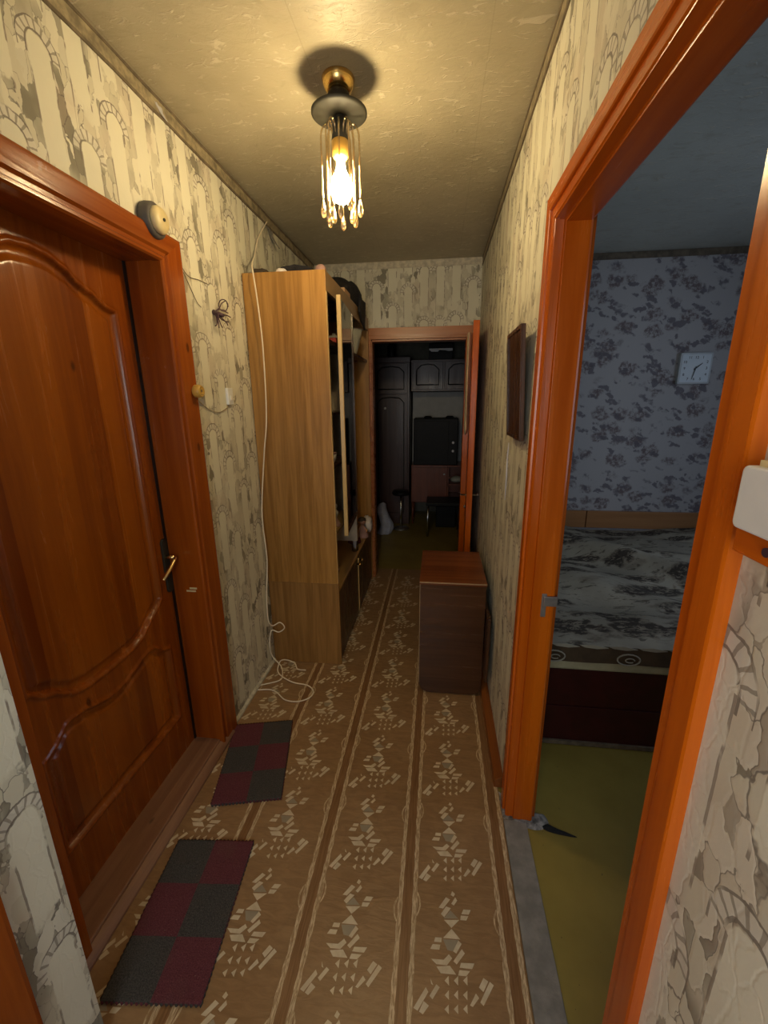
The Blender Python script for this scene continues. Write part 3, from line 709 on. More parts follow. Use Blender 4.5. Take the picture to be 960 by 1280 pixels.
# jamb with a rebate: stepped outline
def jamb(yin, s, z1, nm='door_jamb'):
    f = lambda x, dy: (x, yin + s * dy)
    b = MB(); b.prism([f(XR - 0.006, 0.018), f(XR - 0.006, -0.002), f(XR + 0.016, -0.004), f(XR + 0.018, -0.014), f(XR + 0.080, -0.014), f(XR + 0.086, -0.010), f(XR + 0.086, 0.018)], 'z', 0.002, z1); return b.build(nm, 'jamb_z', d3, bevel=0.0012)
jf = jamb(1.286, 1, 1.985); jamb(0.486, -1, 1.985)
b = MB(); b.prism([(XR - 0.006, 1.99), (XR - 0.006, 1.966), (XR + 0.016, 1.963), (XR + 0.018, 1.955), (XR + 0.080, 1.955), (XR + 0.086, 1.958), (XR + 0.086, 1.99)], 'y', 0.47, 1.30); b.build('door_head', 'jamb_y', d3, bevel=0.0012)
b = MB(); b.box(XR + 0.088, XR + 0.098, 1.29, 1.36, 0.0, 2.03); b.build('door_casing', 'casing_door_z', d3, bevel=0.001)
b = MB(); b.box(XR + 0.045, XR + 0.060, 1.268, 1.2725, 0.845, 0.925); sp = b.build('strike_plate', 'oldmetal', d3, bevel=0.001)
b = MB(); b.box(XR + 0.050, XR + 0.092, 1.262, 1.2705, 0.885, 0.918); b.build('latch_keeper', 'oldmetal', sp, bevel=0.002)

# white box and lock block on the near casing
t_ = thing('switch_box', 'white rounded plastic box on the near casing at the right edge', 'switch', (0.27, 0.35, 1.413))
b = MB()
pl = arc((0.301, 1.461), 0.006, 180, 90, 4) + arc((0.382, 1.461), 0.006, 90, 0, 4) + arc((0.382, 1.419), 0.006, 0, -90, 4) + arc((0.301, 1.419), 0.006, -90, -180, 4)
b.prism(pl, 'x', 0.256, 0.281); b.build('cover', 'white', t_, bevel=0.002)
b = MB(); b.box(0.262, 0.281, 0.306, 0.378, 1.467, 1.472); b.build('top_flange', 'cream', t_)
t_ = thing('lock_block', 'small orange wood block with dark screw hole under the white box', 'block', (0.27, 0.33, 1.40))
b = MB(); b.box(0.266, 0.2795, 0.31, 0.395, 1.3885, 1.4115); b.build('block', 'jamb_y', t_, bevel=0.001)
b = MB(); b.lathe([(0.004, 0), (0.004, 0.002)], (0.2645, 0.3555, 1.400), 'x', 14); b.build('screw_hole', 'wire', t_)
b = MB(); b.box(0.268, 0.2795, 0.315, 0.352, 1.372, 1.387); b.build('metal_tab', 'oldmetal', t_, bevel=0.001)

# ------------------------------------------------------------------ far doorway and its open door
d5 = bpy.data.objects.new('door_4', None); C.objects.link(d5); d5.location = (-0.16, YE, 0); struct(d5, 'brown framed doorway at the end of the hall with its door open', 'door')
b = MB(); b.box(-0.60, -0.522, YE - 0.022, YE, 0, 2.046); b.box(-0.545, -0.516, YE - 0.004, YE + 0.1, 0, 1.957); b.build('door_casing', 'jamb_x', d5, bevel=0.0015)
b = MB(); b.box(-0.5995, 0.262, YE - 0.0225, YE, 1.965, 2.0465); b.box(-0.516, 0.196, YE - 0.006, YE + 0.1, 1.950, 1.965); b.build('door_lintel', 'jamb_x', d5, bevel=0.0015)
b = MB(); b.box(0.197, 0.262, YE - 0.022, YE, 0, 2.046); b.box(0.196, 0.226, YE - 0.004, YE + 0.1, 0, 1.957); b.build('door_casing', 'jamb_z', d5, bevel=0.0015)
d6 = bpy.data.objects.new('door_5', None); C.objects.link(d6); d6.location = (0.24, 3.4, 0); struct(d6, 'orange-brown door leaf standing open against the right wall', 'door')
b = MB(); q = [(0.197, 2.75), (0.235, 2.75), (0.272, 3.405), (0.234, 3.405)]
b.hexa([(x, y, 0.012) for x, y in q] + [(x, y, 1.972) for x, y in q]); lf_ = b.build('door_leaf', 'jamb_z', d6, bevel=0.003)
b = MB(); b.tube([(0.165, 2.80, 0.90), (0.272, 2.80, 0.90)], 0.006, 8); b.tube(spline([(0.165, 2.80, 0.90), (0.160, 2.83, 0.90), (0.163, 2.92, 0.895)], 5), 0.006, 8); b.tube([(0.272, 2.80, 0.90), (0.276, 2.90, 0.90)], 0.006, 8)
b.build('door_handle', 'chrome', lf_)
b = MB(); b.lathe([(0.009, -0.008), (0.011, 0.0), (0.006, 0.004)], (0.194, 2.80, 0.82), 'x', 12); b.build('lock_cylinder', 'chrome', lf_)
b = MB()   # beige cloth hanging on the leaf
def fn(u, v):
    a = u * 2 * math.pi; z = 1.275 + (1.93 - 1.275) * v; k = min(1, (v / 0.06)) ** 0.5 if v < 0.06 else 1
    y = 3.02 + 0.10 * math.cos(a) * k; x = 0.187 + 0.012 * math.sin(a) * k + 0.004 * math.sin(y * 90 + z * 3)
    return (x + (y - 2.9) * 0.05, y, z)
b.grid(28, 26, fn); b.poly([fn(i / 28, 1) for i in range(28)])
tag(b.build('hanging_towel', 'beige_cloth'), 'beige cloth hanging on the open far door', 'towel')

# ------------------------------------------------------------------ ceiling lamp
LX, LY = -0.335, 1.600
la = thing('ceiling_lamp', 'lit ceiling lamp with brass cup, dark dish and crystal drops', 'lamp', (LX, LY, 2.5))
b = MB(); b.lathe([(0.050, 2.4995), (0.052, 2.495), (0.050, 2.485), (0.042, 2.468), (0.030, 2.462), (0.0, 2.462)][::-1], (LX, LY, 0), seg=32); b.build('ceiling_cup', 'brass', la)
b = MB(); b.lathe([(0.012, 2.418), (0.034, 2.420), (0.036, 2.428), (0.036, 2.452), (0.030, 2.462), (0.012, 2.464)], (LX, LY, 0), seg=28); b.build('neck', 'blackmetal', la)
b = MB(); b.lathe([(0.012, 2.402), (0.050, 2.398), (0.082, 2.400), (0.089, 2.404), (0.089, 2.409), (0.080, 2.412), (0.045, 2.418), (0.012, 2.422)], (LX, LY, 0), seg=40); b.build('dish', 'bronze', la)
b = MB(); b.lathe([(0.010, 2.402), (0.020, 2.392), (0.024, 2.36), (0.027, 2.335), (0.020, 2.332)][::-1], (LX, LY, 0), seg=24); b.build('socket_cone', 'bronze', la)
b = MB(); b.lathe([(0.022, 2.285), (0.026, 2.29), (0.028, 2.33), (0.022, 2.336)], (LX, LY, 0), seg=24); b.build('socket', 'yellowed', la)
b = MB(); b.lathe([(0.002, 2.158), (0.016, 2.160), (0.028, 2.168), (0.036, 2.183), (0.037, 2.203), (0.032, 2.225), (0.019, 2.245), (0.014, 2.262), (0.013, 2.2845)], (LX, LY, 0), seg=24); b.build('light_bulb', 'bulb', la)
for k in range(12):
    a = R(30 * k + 8); rr = 0.062 if k % 2 == 0 else 0.050; dz = 0.0 if k % 2 == 0 else -0.022
    P_ = lambda r, z: (LX + r * math.cos(a), LY + r * math.sin(a), z)
    b = MB(); b.tube(spline([P_(0.022, 2.340), P_(0.028, 2.366), P_(rr * 0.72, 2.378), P_(rr * 0.95, 2.360), P_(rr, 2.33), P_(rr, 2.24 + dz), P_(rr, 2.168 + dz)], 5), 0.0026, 7)
    s_ = b.build('glass_strand', 'crystal', la)
    b = MB(); b.lathe([(0.0008, 2.116), (0.006, 2.120), (0.0095, 2.130), (0.0088, 2.142), (0.005, 2.158), (0.0015, 2.170)], (P_(rr, 0)[0], P_(rr, 0)[1], dz), seg=10, sm=False); b.build('crystal_drop', 'crystal', s_)

# ------------------------------------------------------------------ small things on the left wall
t_ = thing('doorbell', 'round bell with dark grey rim and cream cap above the entrance casing', 'bell', (XL, 1.45, 2.105))
b = MB(); b.lathe([(0.052, 0.0), (0.054, 0.010), (0.052, 0.030), (0.044, 0.036), (0.036, 0.036)], (XL + 0.0005, 1.46, 2.090), 'x', 32); b.build('housing', 'grey_plastic', t_)
b = MB(); b.lathe([(0.040, 0.034), (0.040, 0.046), (0.034, 0.054), (0.018, 0.057), (0.001, 0.0575)], (XL, 1.46, 2.090), 'x', 32); b.build('cap', 'cream', t_)
b = MB(); b.lathe([(0.005, 0.056), (0.005, 0.061)], (XL, 1.46, 2.090), 'x', 10); b.build('screw', 'bronze', t_)
t_ = thing('wire_bundle', 'bundle of cut dark wires sprouting from the left wall', 'wires', (XL, 1.80, 1.88))
random.seed(3)
for k in range(9):
    b = MB(); p = Vector((XL, 1.83, 1.885)); pts = [p.copy()]; d = Vector((1, random.uniform(-.8, .5), random.uniform(-1.1, .6))).normalized()
    for i in range(6):
        p = p + d * 0.013; pts.append(p.copy()); d = (d + Vector((-0.1, random.uniform(-.5, .5), random.uniform(-.5, .35)))).normalized()
        if p.x < XL + 0.006: p.x = XL + 0.006
    b.tube(spline(pts, 3), 0.0023, 6); b.build('wire', 'wire', t_)
b = MB(); b.tube([(XL + 0.035 + 0.018 * math.cos(a_), 1.855 + 0.02 * math.sin(a_) + 0.004 * a_ / 6, 1.915 + 0.020 * math.cos(a_ + 1)) for a_ in [i * 0.5 for i in range(15)]], 0.0022, 6); b.build('wire', 'wire', t_)
b = MB(); b.tube([(XL, 1.83, 1.885), (XL + 0.045, 1.83, 1.87)], 0.011, 8, taper=[1, 0.7]); b.build('tape_knot', 'wire', t_)
t_ = thing('round_cable_clip', 'yellowed round knob on the edge of the entrance casing', 'knob', (XL + 0.02, 1.555, 1.563))
b = MB(); b.lathe([(0.020, 0.0), (0.024, 0.004), (0.024, 0.022), (0.020, 0.030), (0.017, 0.031), (0.015, 0.027), (0.004, 0.027)], (XL + 0.0225, 1.578, 1.560), 'x', 26); b.build('knob_body', 'yellowed', t_)
b = MB(); b.box(XL + 0.05, XL + 0.053, 1.571, 1.587, 1.547, 1.549); b.box(XL + 0.05, XL + 0.053, 1.576, 1.580, 1.556, 1.566); b.build('slot', 'border_dark', t_)
b = MB(); b.box(XL, XL + 0.003, 1.625, 1.672, 1.505, 1.532); tag(b.build('tape_patch', 'tape'), 'small grey tape patch on the wallpaper below the yellow knob', 'tape')
t_ = thing('bell_switch', 'small white rectangular wall switch between knob and wall unit', 'switch', (XL, 1.885, 1.52))
b = MB(); b.box(XL, XL + 0.014, 1.862, 1.912, 1.506, 1.580); b.build('switch_plate', 'white', t_, bevel=0.004)
b = MB(); b.box(XL + 0.014, XL + 0.018, 1.878, 1.896, 1.525, 1.545); b.build('button', 'white', t_, bevel=0.001)
b = MB(); b.tube(spline([(XL + 0.005, 1.60, 1.55), (XL + 0.004, 1.64, 1.52), (XL + 0.004, 1.70, 1.49), (XL + 0.004, 1.78, 1.475), (XL + 0.004, 1.85, 1.49), (XL + 0.004, 1.875, 1.508)], 6), 0.0018, 6)
tag(b.build('bell_wire', 'border'), 'thin brown wire looping from the yellow knob to the white switch', 'wire')
b = MB(); b.tube(spline([(XL + 0.004, 1.60, 2.02), (XL + 0.004, 1.66, 1.98), (XL + 0.004, 1.74, 1.985), (XL + 0.004, 1.80, 1.985)], 6), 0.0013, 6)
b.tube(spline([(XL + 0.004, 1.60, 2.02), (XL + 0.004, 1.655, 1.955), (XL + 0.004, 1.70, 1.90), (XL + 0.004, 1.73, 1.885)], 6), 0.0013, 6)
tag(b.build('loose_thread', 'border_dark'), 'thin dark thread on the wallpaper above the casing corner', 'wire')

# white cable
pts = [(XL + 0.012, 2.50, 2.454), (XL + 0.012, 2.36, 2.33), (XL + 0.02, 2.275, 2.225), (-0.895, 2.15, 2.15), (-0.872, 2.10, 2.087), (-0.861, 2.1, 1.949), (-0.854, 2.1, 1.752), (-0.864, 2.1, 1.447), (-0.894, 2.1, 1.244),
       (-0.932, 2.1, 0.941), (-0.927, 2.1, 0.712), (-0.930, 2.1, 0.617), (-0.938, 2.08, 0.468), (-0.938, 2.07, 0.316), (-0.925, 2.09, 0.262), (-0.882, 2.1, 0.280), (-0.857, 2.1, 0.248), (-0.893, 2.1, 0.217), (-0.935, 2.09, 0.228),
       (-0.938, 2.06, 0.15), (-0.935, 2.08, 0.064), (-0.885, 2.07, 0.012), (-0.850, 2.00, 0.006), (-0.849, 1.95, 0.006), (-0.915, 1.91, 0.006), (-0.945, 1.895, 0.006)]
t_ = thing('white_cable', 'thin white cable hanging down beside the wall unit and looped on the floor', 'cable', (-0.9, 2.1, 0.0))
b = MB(); b.tube(spline(pts, 8), 0.0033, 8); b.build('hanging_run', 'cable', t_)
pts = [(-0.73, 2.055, 0.006), (-0.78, 2.06, 0.006), (-0.815, 2.11, 0.008), (-0.86, 2.105, 0.03), (-0.885, 2.07, 0.045), (-0.885, 2.02, 0.02), (-0.850, 1.98, 0.014), (-0.769, 1.942, 0.006), (-0.679, 1.925, 0.006), (-0.633, 1.88, 0.006), (-0.640, 1.83, 0.006),
       (-0.691, 1.795, 0.006), (-0.763, 1.800, 0.006), (-0.828, 1.852, 0.006), (-0.875, 1.868, 0.006), (-0.942, 1.858, 0.006)]
b = MB(); b.tube(spline(pts, 8), 0.0033, 8); b.build('floor_loop', 'cable', t_)

# torn flaps
def flap(name, c, w_, h_, label, mat='white_cloth', curl=0.03, sd_=1):
    b = MB()
    def fn(u, v):
        ww = w_ * (1 - 0.6 * v) * (0.8 + 0.4 * noise.noise(Vector((v * 4, sd_, 0))))
        return (c[0] + 0.002 + curl * v * v, c[1] + (u - 0.5) * ww + 0.02 * v, c[2] - v * h_ + 0.006 * noise.noise(Vector((u * 5, v * 5, sd_))))
    b.grid(6, 8, fn); o = b.build(name, mat); mo = o.modifiers.new('thick', 'SOLIDIFY'); mo.thickness = 0.0012
    return tag(o, label, 'paper')
flap('torn_paper', (XL, 2.56, 2.45), 0.10, 0.10, 'torn wallpaper flap hanging where the white cable leaves the ceiling', 'plaster', 0.04, 1)
flap('torn_paper', (XL, 1.60, 2.478), 0.05, 0.035, 'small pale tear in the ceiling border above the entrance door', 'white_cloth', 0.012, 4)
b = MB(); b.tube(spline([(XR - 0.002, 1.80, 1.345), (XR - 0.002, 1.812, 1.28), (XR - 0.002, 1.803, 1.20), (XR - 0.002, 1.81, 1.10)], 5), 0.0035, 5, taper=[0.4 + 0.6 * math.sin(i / 15 * 3.14) for i in range(16)])
tag(b.build('wall_scratch', 'white_cloth'), 'pale vertical scratch in the wallpaper below the dark panel', 'scratch')

# dark panel (picture) leaning on the right wall
t_ = thing('wall_picture', 'dark brown wooden panel hung tilted on the right wall', 'picture', (0.27, 1.59, 1.385))
q = lambda s_, k: (0.271 - 0.019 * k + s_, 0, 1.385 + 0.361 * k)
def pan(y0, y1, k0, k1, s0, s1):
    P0 = [(q(s0, k0)[0], y0, q(0, k0)[2]), (q(s1, k0)[0], y0, q(0, k0)[2]), (q(s1, k0)[0], y1, q(0, k0)[2]), (q(s0, k0)[0], y1, q(0, k0)[2])]
    P1 = [(q(s0, k1)[0], y0, q(0, k1)[2]), (q(s1, k1)[0], y0, q(0, k1)[2]), (q(s1, k1)[0], y1, q(0, k1)[2]), (q(s0, k1)[0], y1, q(0, k1)[2])]
    return P0 + P1
b = MB(); b.hexa(pan(1.45, 1.72, 0, 1, 0, 0.012)); pb = b.build('panel', 'dark_ven', t_, bevel=0.0015)
b = MB()
for y0, y1, k0, k1 in ((1.45, 1.462, 0, 1), (1.708, 1.72, 0, 1), (1.462, 1.708, 0, 0.035), (1.462, 1.708, 0.965, 1)): b.hexa(pan(y0, y1, k0, k1, -0.004, 0.0))
b.build('rim', 'dark_ven', t_, bevel=0.001)

# ------------------------------------------------------------------ wall unit
XC, CY0, CY1, CZ = -0.539, 2.139, 3.405, 2.112
wu = thing('wall_unit', 'tall light oak wall unit with open shelves along the left wall', 'cabinet', (-0.745, 2.77, 0))
XB = XL + 0.004
b = MB(); b.box(XB, XC, CY0, CY0 + 0.018, 0.518, CZ); b.build('side_panel', 'oak_z', wu, bevel=0.001)
b = MB(); b.box(XB, XC + 0.004, CY0 + 0.0005, CY0 + 0.019, 0.0, 0.5165); b.build('side_panel', 'oak_low', wu, bevel=0.001, label='lower oak side panel, slightly redder')
b = MB(); b.box(XC - 0.002, XC + 0.0015, CY0 + 0.0002, CY0 + 0.018, 0.52, 2.02); b.build('edge_strip', 'oak_edge', wu)
b = MB(); b.box(XB, XC, CY1 - 0.018, CY1, 0.0, CZ); b.build('side_panel', 'oak_z', wu, bevel=0.001)
b = MB(); b.box(XB, XC - 0.016, CY0 + 0.018, CY1 - 0.018, CZ - 0.018, CZ - 0.001); b.build('top_panel', 'dark_ven', wu)
b = MB(); b.box(XC - 0.016, XC - 0.0005, CY0 + 0.018, CY1 - 0.018, 2.026, CZ - 0.0005); b.build('cornice', 'oak_y', wu, bevel=0.001)
b = MB(); b.box(XB, XC - 0.012, CY0 + 0.018, CY1 - 0.018, 1.800, 1.818); b.build('shelf', 'dark_ven', wu)
for z in (1.455, 1.165): b = MB(); b.box(XB, XC - 0.03, CY0 + 0.018, 2.77, z - 0.016, z); b.build('shelf', 'dark_ven', wu)
b = MB(); b.box(XB, XC - 0.03, CY0 + 0.018, 2.77, 0.765, 0.783); b.build('shelf', 'oak_y', wu)
b = MB(); b.box(XB, XC - 0.006, 2.77, 2.788, 0.56, 1.800); b.build('divider', 'niche', wu)
b = MB(); b.box(XB, XC - 0.004, CY0 + 0.018, CY1 - 0.018, 0.445, 0.462); b.build('worktop', 'oak_y', wu, bevel=0.001)
b = MB(); b.box(XB, XB + 0.006, CY0 + 0.018, CY1 - 0.018, 0.462, 0.765); b.build('niche_back', 'niche', wu)
b = MB(); b.box(XB, XC - 0.03, CY0 + 0.019, CY1 - 0.018, 0.0, 0.07); b.build('plinth', 'interior', wu)
for y0, y1 in ((CY0 + 0.021, 2.765), (2.780, 3.385)):
    b = MB(); b.box(XC - 0.020, XC - 0.004, y0, y1, 0.02, 0.443); dr = b.build('cabinet_door', 'dark_ven', wu, bevel=0.002)
    b = MB(); yk = y1 - 0.03 if y0 < 2.5 else y0 + 0.04; b.lathe([(0.006, -0.004), (0.007, 0.010), (0.012, 0.018), (0.010, 0.024), (0.002, 0.026)], (XC - 0.003, yk, 0.40), 'x', 14); b.build('knob', 'brass', dr)
b = MB(); b.box(XC - 0.018, XC + 0.0005, 2.7655, 2.7795, 0.02, 0.43); b.build('door_edge_strip', 'oak_edge', wu)
# glazed door, ajar
hx, hy, nx_, ny_ = XC - 0.012, 2.765, -0.519, 2.262
def dq(t0, t1, o0, o1, z0, z1):
    dx, dy = nx_ - hx, ny_ - hy; l = math.hypot(dx, dy); dx /= l; dy /= l; px, py = -dy, dx   # px: outward
    f = lambda t, o: (hx + dx * t * l + px * o, hy + dy * t * l + py * o)
    q_ = [f(t0, o0), f(t0, o1), f(t1, o1), f(t1, o0)]
    return [(x, y, z0) for x, y in q_] + [(x, y, z1) for x, y in q_]
b = MB(); b.hexa(dq(0.955, 1.0, 0, 0.022, 0.765, 2.030)); gd = b.build('glazed_door', 'oak_edge', wu, bevel=0.002)
b = MB(); b.hexa(dq(0.0, 0.015, 0.004, 0.016, 0.765, 2.030)); b.hexa(dq(0.015, 0.955, 0.004, 0.018, 0.765, 0.785)); b.build('door_rail', 'dark_ven', gd)
b = MB(); b.hexa(dq(0.015, 0.955, 0.008, 0.011, 0.785, 2.030)); b.build('glass_pane', 'pane', gd)

# things on and in the unit
def blob(name, c, r, mat, label, cat, seed=0, amp=0.25, parent=None, nu=24, nv=14, zmin=None, f=4.0):
    b = MB()
    def fn(u, v):
        a = u * 2 * math.pi; p = (v - 0.5) * math.pi; d = Vector((math.cos(a) * math.cos(p), math.sin(a) * math.cos(p), math.sin(p)))
        k = 1 + amp * noise.noise(d * f * 0.5 + Vector((seed, 0, 0))) + amp * 0.5 * noise.noise(d * f * 1.6 + Vector((0, seed, 0)))
        z = c[2] + d.z * r[2] * k
        return (c[0] + d.x * r[0] * k, c[1] + d.y * r[1] * k, z if zmin is None else max(z, zmin))
    b.grid(nu, nv, fn); o = b.build(name, mat, parent)
    if not parent: tag(o, label, cat)
    return o
# black bag lying over the cornice
b = MB()
def fn(u, v):
    y = 2.26 + 0.92 * u; a = v * 2 * math.pi
    w_ = 0.085 + 0.02 * math.sin(u * 3.1); h_ = 0.055 + 0.105 * min(1, u * 1.1) ** 0.8
    if u > 0.97: w_ *= 0.6; h_ *= 0.7
    k = 1 + 0.18 * noise.noise(Vector((y * 7, math.cos(a) * 1.5, math.sin(a) * 1.5)))
    x = -0.735 + 0.11 * min(1, max(0, (u - 0.62) / 0.2)) + w_ * math.cos(a) * k; z = CZ + 0.001 + max(0.001, h_ * (0.5 + 0.62 * math.sin(a)) * k)
    return (x, y, z)
b.grid(30, 22, fn); b.poly([fn(0, j / 22) for j in range(22)]); b.poly([fn(1, j / 22) for j in range(22)])
bg = tag(b.build('cloth_bag', 'black_cloth'), 'black cloth bag lying on top of the wall unit', 'bag')
b = MB()
def fn(u, v):      # sleeve falling over the front of the cornice
    y = 2.98 + 0.20 * u + 0.02 * math.sin(v * 5); 
    if v < 0.35: x = -0.60 + (0.075) * v / 0.35; z = CZ + 0.10 - 0.03 * v / 0.35
    else: x = -0.524 + 0.004 * math.sin(u * 9); z = CZ + 0.07 - 0.17 * (v - 0.35) / 0.65 * (0.6 + 0.5 * u)
    return (x, y, z)
b.grid(12, 16, fn); o = b.build('bag_flap', 'black_cloth', bg); mo = o.modifiers.new('thick', 'SOLIDIFY'); mo.thickness = 0.012
b = MB(); b.box(-0.635, -0.545, 2.60, 2.76, CZ, CZ + 0.030); tag(b.build('cardboard_box', 'cardboard', bevel=0.002), 'small tan cardboard box under the black bag on the wall unit', 'box')
t_ = thing('knitted_cap', 'dusty pink knitted cap on the front corner of the wall unit top', 'cap', (-0.60, 2.25, CZ))
b = MB(); b.lathe([(0.030, 0.0), (0.032, 0.004), (0.028, 0.018), (0.026, 0.034), (0.016, 0.046), (0.002, 0.049)], (-0.585, 2.24, CZ), seg=20); b.build('crown', 'pink', t_)
b = MB(); b.lathe([(0.031, 0.0), (0.034, 0.003), (0.034, 0.012), (0.030, 0.015)], (-0.585, 2.24, CZ), seg=20); b.build('brim', 'maroon_cloth', t_)
blob('crumpled_paper', (-0.765, 2.18, CZ + 0.010), (0.028, 0.02, 0.013), 'porcelain', 'small crumpled white paper on top of the wall unit edge', 'paper', 3, zmin=CZ)
blob('dark_bundle', (-0.895, 2.26, CZ + 0.022), (0.045, 0.06, 0.024), 'interior', 'small dark bundle on top of the wall unit against the wall', 'bundle', 5, zmin=CZ)
# enamel bowl
ZS = 1.818
t_ = thing('enamel_bowl', 'grey enamel bowl on the top shelf of the wall unit', 'bowl', (-0.64, 3.05, ZS))
b = MB(); b.lathe([(0.045, ZS), (0.050, ZS + 0.006), (0.062, ZS + 0.045), (0.078, ZS + 0.105), (0.090, ZS + 0.158), (0.087, ZS + 0.158), (0.074, ZS + 0.105), (0.058, ZS + 0.048), (0.040, ZS + 0.010), (0.001, ZS + 0.009)], (-0.612, 3.02, 0), seg=36); b.build('bowl_body', 'enamel', t_)
b = MB(); b.lathe([(0.087, ZS + 0.158), (0.094, ZS + 0.157), (0.094, ZS + 0.162), (0.087, ZS + 0.162)], (-0.612, 3.02, 0), seg=36); b.build('rolled_rim', 'oldmetal', t_)
t_ = thing('teal_pot', 'dark teal pot with a pale lid on the top shelf', 'pot', (-0.66, 2.80, ZS))
b = MB(); b.lathe([(0.055, ZS), (0.060, ZS + 0.004), (0.060, ZS + 0.075), (0.056, ZS + 0.078)], (-0.665, 2.80, 0), seg=26); b.build('pot_body', 'teal', t_)
b = MB(); b.lathe([(0.062, ZS + 0.078), (0.062, ZS + 0.084), (0.040, ZS + 0.094), (0.012, ZS + 0.098), (0.012, ZS + 0.110), (0.002, ZS + 0.111)], (-0.665, 2.80, 0), seg=26); b.build('pot_lid', 'porcelain', t_)
blob('folded_garment', (-0.70, 2.30, ZS + 0.045), (0.10, 0.10, 0.055), 'maroon_cloth', 'maroon folded garment at the near end of the top shelf', 'garment', 2, zmin=ZS)
b = MB(); b.box(-0.64, -0.565, 2.43, 2.53, ZS, ZS + 0.035); tag(b.build('red_packet', 'red_cloth', bevel=0.006), 'small red packet beside the maroon garment on the top shelf', 'packet')
# cup and figurine on the middle shelves, near bay
t_ = thing('tea_cup', 'white cup with pink rim on the middle shelf behind the glass door', 'cup', (-0.62, 2.40, 1.165))
b = MB(); b.lathe([(0.018, 1.165), (0.020, 1.168), (0.030, 1.185), (0.036, 1.225), (0.033, 1.225), (0.027, 1.187), (0.002, 1.172)], (-0.612, 2.38, 0), seg=22); b.build('cup_body', 'porcelain', t_)
b = MB(); b.lathe([(0.033, 1.224), (0.037, 1.224), (0.037, 1.231), (0.033, 1.231)], (-0.612, 2.38, 0), seg=22); b.build('cup_rim', 'pink', t_)
t_ = thing('porcelain_figurine', 'small white porcelain figurine with pink skirt on the lowest open shelf', 'figurine', (-0.61, 2.42, 0.783))
b = MB(); b.lathe([(0.034, 0.783), (0.036, 0.787), (0.028, 0.805), (0.014, 0.835), (0.013, 0.840)], (-0.605, 2.40, 0), seg=20); b.build('skirt', 'pink', t_)
b = MB(); b.lathe([(0.013, 0.838), (0.020, 0.855), (0.021, 0.872), (0.009, 0.884), (0.009, 0.890), (0.015, 0.898), (0.017, 0.908), (0.012, 0.920), (0.001, 0.924)], (-0.605, 2.40, 0), seg=20); b.build('bust', 'porcelain', t_)
t_ = thing('brown_jug', 'small brown jug on the upper middle shelf of the wall unit', 'jug', (-0.63, 2.36, 1.455))
for zz in (0,): 
    b = MB(); b.lathe([(0.020, 1.165), (0.030, 1.175)], (-0.70, 2.6, 0), seg=12)
b = MB(); b.lathe([(0.028, 1.455), (0.040, 1.475), (0.042, 1.505), (0.026, 1.545), (0.022, 1.560), (0.027, 1.575), (0.024, 1.575)], (-0.650, 2.36, 0), seg=22); b.build('jug_body', 'pink', t_)
b = MB(); b.tube(spline([(-0.615, 2.36, 1.56), (-0.595, 2.36, 1.545), (-0.597, 2.36, 1.505), (-0.609, 2.36, 1.49)], 5), 0.004, 8); b.build('jug_handle', 'pink', t_)
# niche: items on the worktop
ZW = 0.462
t_ = thing('glass_vase', 'tall clear glass vase with a pale cloth in it on the worktop', 'vase', (-0.575, 2.80, ZW))
b = MB(); b.lathe([(0.020, ZW), (0.024, ZW + 0.004), (0.026, ZW + 0.10), (0.018, ZW + 0.17), (0.012, ZW + 0.22), (0.016, ZW + 0.27), (0.014, ZW + 0.27)], (-0.575, 2.83, 0), seg=18); b.build('vase_body', 'clear', t_)
blob('cloth', (-0.575, 2.83, ZW + 0.09), (0.014, 0.014, 0.07), 'white_cloth', None, None, 4, parent=t_)
for (x, y, sc_, lb, hair, dress) in ((-0.615, 3.02, 1.0, 'small doll with dark hair and brown dress on the worktop', 'black_cloth', 'maroon_cloth'), (-0.575, 3.16, 0.92, 'second small doll, standing behind the dark-haired one', 'interior', 'pink')):
    t_ = thing('doll', lb, 'doll', (x, y, ZW))
    b = MB(); b.lathe([(0.05 * sc_, ZW), (0.052 * sc_, ZW + 0.006), (0.036 * sc_, ZW + 0.05 * sc_), (0.020 * sc_, ZW + 0.095 * sc_), (0.012 * sc_, ZW + 0.104 * sc_)], (x, y, 0), seg=20); b.build('dress', dress, t_)
    b = MB(); b.lathe([(0.011 * sc_, ZW + 0.100 * sc_), (0.012 * sc_, ZW + 0.108 * sc_), (0.024 * sc_, ZW + 0.120 * sc_), (0.030 * sc_, ZW + 0.140 * sc_), (0.022 * sc_, ZW + 0.160 * sc_), (0.004, ZW + 0.166 * sc_)], (x, y, 0), seg=20); b.build('head', 'skin', t_)
    b = MB(); b.lathe([(0.031 * sc_, ZW + 0.138 * sc_), (0.035 * sc_, ZW + 0.146 * sc_), (0.030 * sc_, ZW + 0.164 * sc_), (0.014 * sc_, ZW + 0.176 * sc_), (0.002, ZW + 0.179 * sc_)], (x - 0.004, y + 0.006, 0), seg=20); b.build('hair', hair, t_)
    for s_ in (-1, 1):
        b = MB(); b.tube([(x + s_ * 0.016 * sc_, y, ZW + 0.09 * sc_), (x + s_ * 0.035 * sc_, y - 0.012, ZW + 0.06 * sc_), (x + s_ * 0.032 * sc_, y - 0.025, ZW + 0.045 * sc_)], 0.007 * sc_, 7, taper=[1, 0.8, 0.7]); b.build('arm', 'skin', t_)
blob('white_lace_bundle', (-0.565, 3.30, ZW + 0.065), (0.045, 0.06, 0.070), 'porcelain', 'bundled white lace at the far end of the worktop', 'cloth', 9, 0.4, zmin=ZW, f=7)
blob('crumpled_rag', (-0.66, 2.42, ZW + 0.022), (0.05, 0.08, 0.03), 'pink', 'crumpled pinkish rag on the worktop inside the niche', 'rag', 12, 0.4, zmin=ZW)

